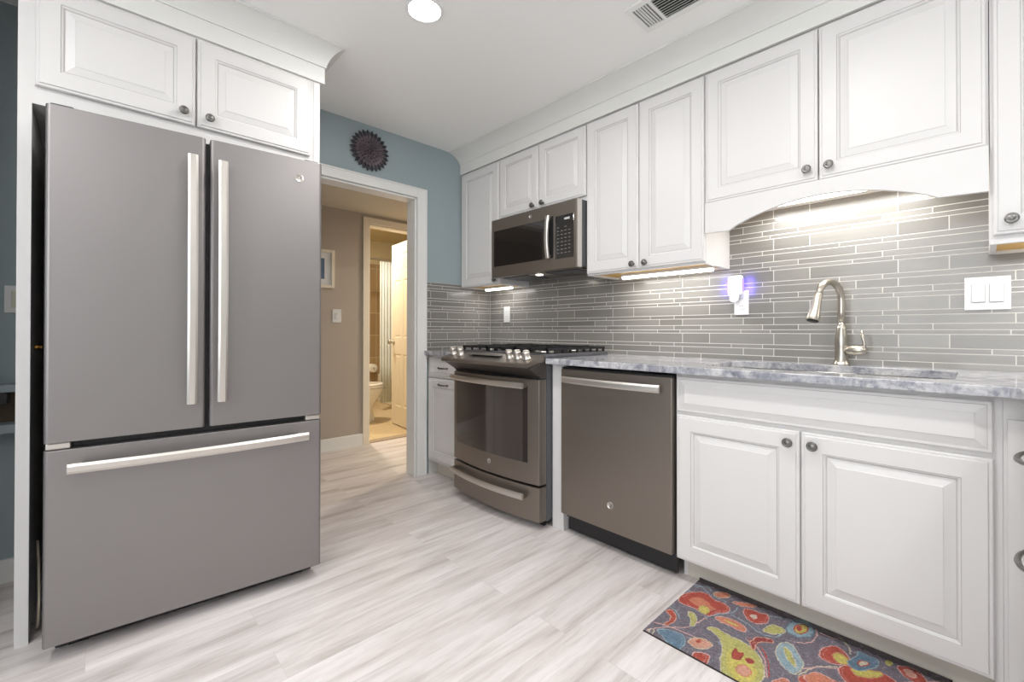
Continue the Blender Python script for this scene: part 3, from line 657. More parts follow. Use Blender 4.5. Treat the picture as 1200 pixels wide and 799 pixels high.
for i in range(17):
    t_ = i / 16; z = 1.503 + t_ * 0.26; y = -0.412 - 0.014 * (1 - (2 * t_ - 1) ** 2)
    rings.append([(0.996, y + 0.006, z), (0.998, y - 0.003, z), (1.004, y - 0.006, z), (1.018, y - 0.006, z), (1.024, y - 0.003, z), (1.026, y + 0.006, z)])
hh = mb.loft(rings, smooth=False).build('handle', M_steel, fr)
for zz in (1.507, 1.741): MB().box(1.001, 1.021, -0.412, -0.3915, zz, zz + 0.018).build('handle_post', M_slate, hh)
badge((0.846, -0.3902, 1.793), (0, -1, 0), (0, 0, 1), 0.011, fr)
MB().box(0.49, 1.20, -0.34, -0.05, 1.432, 1.4395).build('hood_underside', M_slate, mw)
for xx in (0.52, 0.93): MB().box(xx, xx + 0.24, -0.33, -0.12, 1.4265, 1.4318).build('grease_filter', M_slate_d, mw)
MB().box(0.78, 0.91, -0.335, -0.255, 1.4275, 1.4318).build('lamp_lens', M_steel, mw)
MB().lathe((0.845, -0.305, 1.4272), (0, 0, -1), [(0.024, 0), (0.022, 0.003), (0.001, 0.004)], 20).build('task_lamp', M_hoodlamp, mw)
MB().box(1.2247, 1.2257, -0.388, -0.349, 1.434, 1.830).build('side_trim', M_steel, mw)
area('hood_glow', (0.845, -0.29, 1.42), 0.08, 0.35, (1, 0.9, 0.75))

# ------------------------------------------------------------------ refrigerator (built square, then turned with its root)
FX, FY = 0.8014, -2.5394; FW = 0.833
fg = thing('refrigerator', 'slate steel french-door refrigerator with bottom freezer drawer under white cabinets', 'refrigerator', (FX, FY, 0))
MB().box(FX - 0.70, FX - 0.075, FY + 0.014, FY + FW - 0.014, 0.03, 1.745).build('fridge_body', M_gasket, fg, bevel=0.004)
MB().box(FX - 0.60, FX - 0.10, FY + 0.05, FY + 0.10, 0, 0.03).box(FX - 0.60, FX - 0.10, FY + FW - 0.10, FY + FW - 0.05, 0, 0.03).box(FX - 0.10, FX - 0.085, FY + 0.02, FY + FW - 0.02, 0.01, 0.06).build('base_grille', M_black, fg)
SP = FY + 0.4225
def fdoor(name, y0, y1, z0, z1):
    P = []; r = 0.012; xf, xb = FX, FX - 0.072
    sec_ = [(xb, y0), (xf - r, y0)] + [(xf - r + r * math.sin(a), y0 + r - r * math.cos(a)) for a in (0.4, 0.8, 1.2)] + [(xf, y0 + r), (xf, y1 - r)] + [(xf - r + r * math.cos(a), y1 - r + r * math.sin(a)) for a in (0.4, 0.8, 1.2)] + [(xf - r, y1), (xb, y1)]
    return MB().extr(sec_, 'z', z0, z1).build(name, M_fridge, fg, bevel=0.002)
dl = fdoor('left_door', FY, SP - 0.003, 0.702, 1.7806)
drr = fdoor('right_door', SP + 0.010, FY + FW, 0.702, 1.7806)
dz = fdoor('freezer_drawer', FY, FY + FW, 0.058, 0.678)
MB().box(FX - 0.07, FX - 0.04, FY + 0.01, FY + FW - 0.01, 0.679, 0.701).box(FX - 0.070, FX - 0.03, SP - 0.002, SP + 0.009, 0.702, 1.77).build('door_gasket', M_black, fg)
for a, b_ in ((FY + 0.004, FY + 0.062), (FY + FW - 0.062, FY + FW - 0.004)):
    MB().box(FX - 0.039, FX - 0.010, a, b_, 0.6795, 0.7005).build('hinge', M_steel, fg, bevel=0.004)
    MB().box(FX - 0.13, FX - 0.04, a + 0.0, b_ + 0.0, 1.781, 1.800).build('hinge_cover', M_slate_d, fg, bevel=0.006)
def fridge_handle(yc, z0, z1, parent):
    mb = MB(); rings = []; n = 22; hw_ = 0.0165
    for i in range(n + 1):
        t_ = i / n; z = z0 + t_ * (z1 - z0); x = FX + 0.030 + 0.022 * (1 - (2 * t_ - 1) ** 2)
        rings.append([(x, yc - hw_ + 0.002, z), (x + 0.007, yc - hw_, z), (x + 0.012, yc - hw_ * 0.5, z), (x + 0.0125, yc + hw_ * 0.5, z), (x + 0.007, yc + hw_, z), (x, yc + hw_ - 0.002, z)])
    h = mb.loft(rings, smooth=False).build('handle', M_steel, parent, bevel=0.002)
    for zz in (z0 + 0.004, z1 - 0.034): MB().box(FX, FX + 0.034, yc - 0.012, yc + 0.012, zz, zz + 0.030).build('handle_post', M_steel, h)
fridge_handle(SP - 0.044, 0.795, 1.700, dl)
fridge_handle(SP + 0.048, 0.795, 1.697, drr)
mb = MB(); rings = []
for i in range(23):
    t_ = i / 22; y = FY + 0.058 + t_ * (FW - 0.116); x = FX + 0.030 + 0.020 * (1 - (2 * t_ - 1) ** 2); zc = 0.622
    rings.append([(x, y, zc - 0.015), (x + 0.007, y, zc - 0.017), (x + 0.012, y, zc - 0.008), (x + 0.0125, y, zc + 0.008), (x + 0.007, y, zc + 0.017), (x, y, zc + 0.015)])
hh = mb.loft(rings, smooth=False).build('handle', M_steel, dz, bevel=0.002)
for yy in (FY + 0.060, FY + FW - 0.094): MB().box(FX, FX + 0.034, yy, yy + 0.03, 0.611, 0.633).build('handle_post', M_steel, hh)
badge((FX + 0.0003, FY + FW - 0.090, 1.700), (1, 0, 0), (0, 0, 1), 0.017, drr)
fg.rotation_euler = (0, 0, -math.radians(4.92))
# brass water valve and a cord in the gap on the left
vl = thing('water_valve', 'small brass water valve in the dark gap left of the refrigerator', 'valve', (0.56, -2.580, 1.0))
MB().lathe((0.565, -2.5745, 1.003), (0, 1, 0), [(0.007, 0), (0.007, 0.010), (0.004, 0.013), (0.004, 0.018)], 12).build('stem', M_brass, vl)
MB().box(0.553, 0.577, -2.558, -2.554, 0.998, 1.008).build('lever', M_brass, vl, bevel=0.002)
cdp = []
for i in range(18):
    t_ = i / 17; cdp.append((0.50 + 0.07 * math.sin(t_ * 2.8), -2.566 + 0.008 * math.sin(t_ * 3.1), 0.008 + 0.30 * (1 - t_) ** 1.4))
tag(MB().tube(cdp, 0.004, 8).build('power_cord', M_cord), 'thin beige cord hanging to the floor in the gap left of the refrigerator', 'cord')

# cabinet surround over the fridge
c = thing('fridge_cabinet', 'white two-door cabinet above the refrigerator with full-height side panels', 'cabinet', (0.3, -2.12, 0))
MB().box(0.004, 0.600, -2.613, -2.581, 0, 2.30).build('side_panel', M_cab, c, bevel=0.002)
MB().box(0.004, 0.610, -1.655, -1.624, 0, 2.30).build('side_panel', M_cab, c, bevel=0.002)
MB().box(0.004, 0.610, -2.580, -1.656, 1.835, 1.853).box(0.004, 0.610, -2.580, -1.656, 2.284, 2.30).box(0.592, 0.610, -2.580, -1.656, 1.853, 1.90).box(0.592, 0.610, -2.580, -1.656, 2.24, 2.284).box(0.600, 0.6095, -2.613, -2.580, 0, 2.30).box(0.592, 0.6095, -2.580, -2.55, 1.90, 2.24).box(0.592, 0.6095, -1.70, -1.656, 1.90, 2.24).box(0.592, 0.6095, -2.16, -2.09, 1.90, 2.24).build('cabinet_body', M_cab, c)
d = door_x('door', -2.573, -2.126, 1.8956, 2.2567, 0.610, c, 0.070); knob((0.630, -2.166, 1.939), (1, 0, 0), d)
d = door_x('door', -2.119, -1.6744, 1.8956, 2.2567, 0.610, c, 0.070); knob((0.630, -2.079, 1.936), (1, 0, 0), d)
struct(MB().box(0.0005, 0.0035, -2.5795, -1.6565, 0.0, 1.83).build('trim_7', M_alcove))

# ------------------------------------------------------------------ wall medallion
md = thing('wall_medallion', 'round dark bronze flower medallion hung on the blue wall above the doorway', 'wall decor', (0, -1.078, 2.269))
C0 = Vector((0.004, -1.078, 2.269))
MB().lathe((0.001, C0.y, C0.z), (1, 0, 0), [(0.105, 0), (0.105, 0.006), (0.05, 0.010), (0.001, 0.012)], 32).build('back_disc', M_petal2, md)
for ring, (n_, r0, r1, wd, hx, tilt, mm) in enumerate(((26, 0.085, 0.142, 0.0135, 0.006, 0.004, M_petal2), (26, 0.055, 0.112, 0.0125, 0.012, 0.008, M_petal), (22, 0.035, 0.085, 0.0105, 0.018, 0.010, M_petal), (16, 0.016, 0.058, 0.009, 0.024, 0.012, M_petal), (10, 0.003, 0.034, 0.007, 0.029, 0.012, M_petal))):
    mb = MB()
    for k in range(n_):
        a = 2 * math.pi * (k + 0.5 * (ring % 2)) / n_
        e = Vector((0, math.cos(a), math.sin(a))); tg = Vector((0, -math.sin(a), math.cos(a))); nx = Vector((1, 0, 0))
        def P_(rad, side, h): return C0 + e * rad + tg * side + nx * (hx + h)
        rm = r0 + (r1 - r0) * 0.6
        base = P_(r0, 0, 0); tip = P_(r1, 0, -tilt * 0.2); mid = P_(rm, 0, tilt); lft = P_(rm, wd, 0); rgt = P_(rm, -wd, 0); low = P_(rm, 0, -0.006)
        n0 = len(mb.v); mb.v += [tuple(x) for x in (base, lft, tip, rgt, mid, low)]
        for f_ in ((0, 1, 4), (1, 2, 4), (2, 3, 4), (3, 0, 4), (1, 0, 5), (2, 1, 5), (3, 2, 5), (0, 3, 5)):
            mb.f.append(tuple(n0 + i for i in f_)); mb.m.append(0); mb.sm.append(False)
    mb.build('petal_ring', mm, md)

# ------------------------------------------------------------------ plates, outlets, switches
def plate_y(name, label, x0, x1, z0, z1, kind):
    t_ = thing(name, label, 'switch' if 'switch' in name else 'outlet', ((x0 + x1) / 2, -0.0070, (z0 + z1) / 2))
    MB().box(x0, x1, -0.0115, -0.0068, z0, z1).build('wall_plate', M_white_pl, t_, bevel=0.002)
    xc, zc = (x0 + x1) / 2, (z0 + z1) / 2
    if kind == 'duplex':
        b_ = MB().box(xc - 0.017, xc + 0.017, -0.0135, -0.0116, zc - 0.035, zc + 0.035).build('socket', M_white_pl, t_, bevel=0.0015)
        for dz_ in (-0.02, 0.016):
            for dx_ in (-0.006, 0.006): MB().box(xc + dx_ - 0.001, xc + dx_ + 0.001, -0.0139, -0.0136, zc + dz_, zc + dz_ + 0.008).build('slot', M_grout_hole, b_)
    return t_
plate_y('wall_outlet', 'white outlet on the tiles left of the range below the microwave', 0.178, 0.250, 1.128, 1.254, 'duplex')
o2 = plate_y('wall_outlet', 'white outlet under the plug-in night light left of the faucet', 1.950, 2.020, 1.143, 1.268, 'duplex')
sw = plate_y('light_switch', 'white double rocker switch on the tiles right of the faucet', 2.786, 2.905, 1.141, 1.264, '')
for xc in (2.822, 2.869):
    MB().extr([(-0.0117, 1.170), (-0.0117, 1.236), (-0.0135, 1.236), (-0.0165, 1.172)], 'x', xc - 0.0165, xc + 0.0165).build('rocker', M_white_pl, sw)
    MB().box(xc - 0.0185, xc + 0.0185, -0.0119, -0.0116, 1.168, 1.238).build('rocker_frame', mat('switch_gap_shadow_line', s(168, 168, 168), 0.5), sw)
nl = thing('night_light', 'white plug-in night light glowing violet at its sides over the outlet', 'night light', (1.966, -0.02, 1.29))
MB().box(1.930, 2.002, -0.052, -0.020, 1.240, 1.345).build('housing', M_white_pl, nl, bevel=0.012, seg=3)
MB().box(1.940, 1.992, -0.020, -0.0142, 1.245, 1.335).build('plug_body', M_white_pl, nl)
for xx in (1.9275, 2.0025): MB().box(xx, xx + 0.002, -0.046, -0.026, 1.262, 1.326).build('side_lens', M_violet, nl)
MB().extr(rrect(1.945, 1.990, 1.205, 1.305, 0.02), 'y', -0.064, -0.0525).build('front_shade', M_white_pl, nl, bevel=0.003)
for xx in (1.912, 2.020): 
    l = area('violet_glow', (xx, -0.026, 1.292), 0.03, 0.10, (0.12, 0.08, 1.0), size_y=0.08, rot=(math.radians(-90), 0, math.radians(0)))
    l.rotation_euler = (math.radians(90), 0, 0)

# ------------------------------------------------------------------ ceiling lights and vent
cans = [(1.185, -1.395, True), (2.35, -1.40, False), (3.55, -1.40, False), (1.5, -3.1, False), (2.9, -3.2, False)]  # only the first is seen; the others are added to light the room
labs = ['lit recessed ceiling light in front of the refrigerator, nearest the doorway', 'lit recessed ceiling light, unseen and added, above the floor in front of the sink', 'lit recessed ceiling light, unseen and added, over the right counter run',
        'lit recessed ceiling light, unseen and added, behind the camera on the refrigerator side', 'lit recessed ceiling light, unseen and added, directly behind the camera']
for (x, y, vis), lab in zip(cans, labs):
    t_ = thing('ceiling_light', lab, 'ceiling light', (x, y, CZ))
    MB().lathe((x, y, CZ - 0.0002), (0, 0, -1), [(0.080, 0), (0.080, 0.003), (0.077, 0.005), (0.070, 0.006), (0.068, 0.002)], 36).build('trim_ring', M_trimw, t_)
    MB().lathe((x, y, CZ - 0.0022), (0, 0, -1), [(0.067, 0), (0.064, 0.005), (0.04, 0.009), (0.001, 0.010)], 36).build('lamp_lens', M_can, t_)
    area('can_glow', (x, y, CZ - 0.016), 0.13, CAN_POWER * (0.8 if vis else 1.0), (1.0, 0.985, 0.96))
vt = thing('ceiling_vent', 'white rectangular ceiling air register with dark louvred middle section', 'vent', (1.95, -0.67, CZ))
vx0, vx1, vy0, vy1 = 1.775, 2.185, -0.770, -0.570; zc = CZ - 0.0005
MB().box(vx0, vx1, vy0, vy0 + 0.028, zc - 0.007, zc).box(vx0, vx1, vy1 - 0.028, vy1, zc - 0.007, zc).box(vx0, vx0 + 0.022, vy0 + 0.028, vy1 - 0.028, zc - 0.007, zc).box(vx1 - 0.022, vx1, vy0 + 0.028, vy1 - 0.028, zc - 0.007, zc).box(1.873, 1.884, vy0 + 0.028, vy1 - 0.028, zc - 0.007, zc).box(2.076, 2.087, vy0 + 0.028, vy1 - 0.028, zc - 0.007, zc).build('frame', M_trimw, vt)
MB().box(vx0 + 0.02, vx1 - 0.02, vy0 + 0.02, vy1 - 0.02, zc - 0.001, zc).build('duct_opening', M_vent_dark, vt)
lv = MB()
for k in range(9):
    yy = vy0 + 0.032 + k * 0.0155; lv.quad([(1.884, yy + 0.007, zc - 0.0015), (2.076, yy + 0.007, zc - 0.0015), (2.076, yy, zc - 0.009), (1.884, yy, zc - 0.009)])
lo = lv.build('middle_louvres', M_trimw, vt); m_ = lo.modifiers.new('thick', 'SOLIDIFY'); m_.thickness = 0.0012
lv = MB()
for k in range(6):
    xx = vx0 + 0.026 + k * 0.0125; lv.quad([(xx, vy0 + 0.028, zc - 0.0015), (xx, vy1 - 0.028, zc - 0.0015), (xx + 0.0112, vy1 - 0.028, zc - 0.006), (xx + 0.0112, vy0 + 0.028, zc - 0.006)])
for k in range(6):
    if k == 0:
        lo = lv.build('end_louvres', M_trimw, vt); m_ = lo.modifiers.new('thick', 'SOLIDIFY'); m_.thickness = 0.0012; lv = MB()
    xx = vx1 - 0.026 - k * 0.0125; lv.quad([(xx, vy0 + 0.028, zc - 0.0015), (xx, vy1 - 0.028, zc - 0.0015), (xx - 0.0112, vy1 - 0.028, zc - 0.006), (xx - 0.0112, vy0 + 0.028, zc - 0.006)])
lo = lv.build('end_louvres', M_trimw, vt); m_ = lo.modifiers.new('thick', 'SOLIDIFY'); m_.thickness = 0.0012

# ------------------------------------------------------------------ hall and bathroom things
pf = thing('picture_frame', 'white framed picture on the taupe hall wall, cut off by the refrigerator', 'picture', (HX, -1.0, 1.6))
MB().box(HX + 0.001, HX + 0.022, -1.17, -1.142, 1.433, 1.769).box(HX + 0.001, HX + 0.022, -0.901, -0.873, 1.433, 1.769).box(HX + 0.001, HX + 0.022, -1.142, -0.901, 1.433, 1.461).box(HX + 0.001, HX + 0.022, -1.142, -0.901, 1.741, 1.769).build('frame', M_doorp, pf, bevel=0.003)
MB().box(HX + 0.001, HX + 0.008, -1.142, -0.901, 1.461, 1.741).build('mat_board', M_white_pl, pf)
MB().box(HX + 0.008, HX + 0.0095, -1.10, -0.957, 1.51, 1.69).build('print', M_photo, pf)
hs = thing('light_switch', 'white switch plate on the taupe hall wall near the bathroom door', 'switch', (HX, -0.845, 1.19))
MB().box(HX + 0.0005, HX + 0.006, -0.885, -0.806, 1.131, 1.249).build('wall_plate', M_white_pl, hs, bevel=0.002)
MB().box(HX + 0.006, HX + 0.011, -0.860, -0.831, 1.165, 1.215).build('rocker', M_white_pl, hs, bevel=0.002)

# bathroom door leaf, opened into the bathroom
HP = Vector((-1.232, 0.020, 0)); ang = math.atan2(0.060, -0.56); LW, LT, LH = 0.575, 0.035, 2.03
dr1 = bpy.data.objects.new('door_1', None); COL.objects.link(dr1); dr1.location = HP; dr1.rotation_euler = (0, 0, ang); struct(dr1); ROOT[dr1.name] = Vector((0, 0, 0))
mb = MB(); mb.box(0, LW, -LT / 2 + 0.005, LT / 2 - 0.005, 0.012, LH)
def door_cells():
    xs = [0, 0.095, 0.255, 0.320, 0.480, LW]; zs = [0.012, 0.22, 0.80, 0.98, 1.62, 1.71, 1.91, LH]
    for i in range(5):
        for j in range(7):
            if i in (1, 3) and j in (1, 3, 5): yield ('p', xs[i], xs[i + 1], zs[j], zs[j + 1])
            else: yield ('s', xs[i], xs[i + 1], zs[j], zs[j + 1])
for sgn in (1, -1):
    for k, a, b_, c_, d_ in door_cells():
        y_ = sgn * LT / 2
        if k == 's': mb.box(a, b_, min(y_, y_ - sgn * 0.005), max(y_, y_ - sgn * 0.005), c_, d_)
        else:
            mb.rings_panel((a, y_ - sgn * 0.005, c_), (1, 0, 0), (0, 0, 1), (0, sgn, 0), b_ - a, d_ - c_, [(0, 0, 0), (0, 0.004, 0), (0.012, 0.0005, 0), (0.018, 0.0005, 0), (0.034, 0.004, 0)])
mb.build('door_leaf', M_doorp, dr1)
for sgn in (1, -1):
    MB().lathe((LW - 0.06, sgn * LT / 2, 0.93), (0, sgn, 0), [(0.030, 0), (0.030, 0.004), (0.012, 0.008), (0.010, 0.028), (0.022, 0.036), (0.027, 0.048), (0.022, 0.060), (0.001, 0.064)], 20).build('door_knob', M_nickel, dr1)

# toilet: tank against the left bathroom wall, bowl pointing across the door opening
tl = thing('toilet', 'white porcelain toilet seen through the open bathroom door', 'toilet', (-2.05, -0.2, 0))
def ell(cx, cy, rx, ry, z, n=28): return [(cx + rx * math.cos(2 * math.pi * i / n), cy + ry * math.sin(2 * math.pi * i / n), z) for i in range(n)]
TX = -2.08
MB().loft([ell(TX, -0.20, 0.115, 0.20, 0.0), ell(TX, -0.20, 0.105, 0.19, 0.03), ell(TX, -0.21, 0.095, 0.17, 0.14), ell(TX, -0.19, 0.115, 0.18, 0.22), ell(TX, -0.16, 0.165, 0.225, 0.32), ell(TX, -0.15, 0.18, 0.245, 0.385), ell(TX, -0.15, 0.18, 0.245, 0.40)]).build('bowl', M_porc, tl)
MB().loft([ell(TX, -0.155, 0.185, 0.25, 0.402), ell(TX, -0.155, 0.187, 0.252, 0.418), ell(TX, -0.155, 0.180, 0.245, 0.422)]).build('seat', M_porc, tl)
MB().loft([ell(TX, -0.16, 0.183, 0.248, 0.4235), ell(TX, -0.16, 0.185, 0.25, 0.440), ell(TX, -0.16, 0.165, 0.23, 0.449)]).build('lid', M_porc, tl)
tk = MB().box(TX - 0.21, TX + 0.21, -0.62, -0.43, 0.42, 0.78).box(TX - 0.12, TX + 0.12, -0.60, -0.33, 0.20, 0.42).build('tank', M_porc, tl, bevel=0.02, seg=3)
MB().box(TX - 0.22, TX + 0.22, -0.63, -0.42, 0.781, 0.815).build('tank_lid', M_porc, tl, bevel=0.01, seg=3)
# towel bar
tp = thing('toilet_paper_holder', 'white toilet paper roll on the brown tile beside the shower curtain', 'toilet paper', (-3.38, 0.62, 0.63))
MB().lathe((-3.35, 0.555, 0.51), (1, 0, 0), [(0.022, 0), (0.060, 0), (0.062, 0.01), (0.062, 0.095), (0.058, 0.10), (0.022, 0.10)], 24).build('paper_roll', M_paper, tp)
MB().tube([(-3.384, 0.555, 0.51), (-3.235, 0.555, 0.51)], 0.009, 10).build('spindle', M_nickel, tp)
# bath tub and curtain
tb = thing('bathtub', 'white bathtub behind the pale blue shower curtain', 'bathtub', (-3.0, 0.8, 0))
mb = MB(); o1 = rrect(-3.380, -2.66, 0.66, 1.395, 0.05); i1 = rrect(-3.31, -2.73, 0.73, 1.33, 0.12)
mb.loft([[(x, y, 0) for x, y in o1], [(x, y, 0.42) for x, y in o1], [(x, y, 0.42) for x, y in i1], [(x, y, 0.12) for x, y in rrect(-3.26, -2.78, 0.78, 1.28, 0.12)]], cap=True, smooth=False)
mb.build('tub_shell', M_porc, tb, bevel=0.008)
crd = tag(MB().tube([(-2.62, -0.949, 2.0), (-2.62, 1.399, 2.0)], 0.0125, 12).build('curtain_rod', M_nickel), 'metal shower curtain rod across the bathroom', 'curtain rod')
mb = MB(); rows = []
for zz in (0.10, 0.6, 1.1, 1.6, 1.975):
    rows.append([(-2.62 + 0.008 * math.sin(j * 1.25) * (1.1 - 0.3 * zz / 2), 0.33 + 0.0085 * j, zz) for j in range(90)])
mb.loft(rows, closed=False, smooth=True)
cu = mb.build('shower_curtain', M_curtain); q_ = cu.modifiers.new('thick', 'SOLIDIFY'); q_.thickness = 0.002
tag(cu, 'pale blue-green shower curtain hanging behind the open bathroom door', 'curtain')
tw = thing('towel_bar', 'dark narrow bar mounted upright on the bathroom wall', 'towel bar', (-3.38, 0.40, 1.4))
MB().box(-3.362, -3.350, 0.462, 0.482, 1.22, 1.86).build('bar', M_black, tw, bevel=0.003)
MB().box(-3.384, -3.362, 0.466, 0.478, 1.26, 1.28).box(-3.384, -3.362, 0.466, 0.478, 1.80, 1.82).build('bracket', M_black, tw)
hl_ = thing('ceiling_light', 'warm flush glass ceiling light in the hall beyond the doorway', 'ceiling light', (-0.62, 0.55, 2.15))
MB().lathe((-0.62, 0.55, 2.1495), (0, 0, -1), [(0.12, 0), (0.12, 0.012), (0.11, 0.016)], 28).build('base', M_nickel, hl_)
MB().lathe((-0.62, 0.55, 2.133), (0, 0, -1), [(0.108, 0), (0.10, 0.03), (0.07, 0.055), (0.001, 0.065)], 28).build('glass_shade', mat('lit_warm_glass', (1, 0.9, 0.75), 0.5, emit=(1, 0.82, 0.58), estr=3.0), hl_)
area('hall_glow', (-0.62, 0.55, 2.06), 0.2, 22, (1, 0.86, 0.68))
bl_ = thing('ceiling_light', 'unseen warm flush glass ceiling light added to light the bathroom', 'ceiling light', (-2.0, -0.35, 2.4))  # unseen lamp, added to light the bathroom and its open door
MB().lathe((-2.0, -0.35, 2.3995), (0, 0, -1), [(0.12, 0), (0.12, 0.012), (0.11, 0.016)], 28).build('base', M_nickel, bl_)
MB().lathe((-2.0, -0.35, 2.383), (0, 0, -1), [(0.108, 0), (0.10, 0.03), (0.07, 0.055), (0.001, 0.065)], 28).build('glass_shade', bpy.data.materials['lit_warm_glass'], bl_)
area('bath_glow', (-2.0, -0.35, 2.31), 0.2, 30, (1, 0.88, 0.70))

# ------------------------------------------------------------------ sliver of the room left of the fridge
oc = thing('wall_outlet', 'white outlet on the shaded blue wall left of the fridge cabinet', 'outlet', (0, -2.665, 1.19))
MB().box(0.0005, 0.006, -2.697, -2.622, 1.135, 1.250).build('wall_plate', M_white_pl, oc, bevel=0.002)
MB().box(0.006, 0.0085, -2.677, -2.643, 1.157, 1.228).build('socket', mat('ivory_socket', s(205, 205, 190), 0.5), oc, bevel=0.001)
cs = thing('wall_shelf', 'low blue-grey wall shelf unit at the far left edge beyond the panel', 'shelf', (0.05, -3.0, 0.6))
M_shelf = mat('blue_grey_shelf_paint', s(150, 162, 168), 0.6)
MB().box(0.0005, 0.10, -3.4, -2.64, 0.808, 0.838).build('shelf_board', M_shelf, cs, bevel=0.002)
MB().box(0.0005, 0.10, -3.4, -2.64, 0.640, 0.676).build('shelf_board', M_shelf, cs, bevel=0.002)
MB().box(0.0005, 0.012, -3.4, -2.64, 0.676, 0.808).build('back_board', M_alcove, cs)
bxo = MB().box(0.02, 0.09, -2.98, -2.678, 0.7595, 0.8045).box(0.02, 0.09, -2.98, -2.90, 0.6765, 0.7595).build('black_box', M_black, bevel=0.003)
tag(bxo, 'small black box on the low shelf at the far left edge', 'box')

# ------------------------------------------------------------------ rug
RX0, RX1, RY0, RY1 = 2.003, 2.765, -1.008, -0.548
def unproj(u, v, z=0.012):
    d_ = _F2 + _R3 * ((u - 600) / F_PX) + _U3 * ((HZ - v) / F_PX); t_ = (z - CAM.z) / d_.z; p = CAM + d_ * t_; return (p.x, p.y)
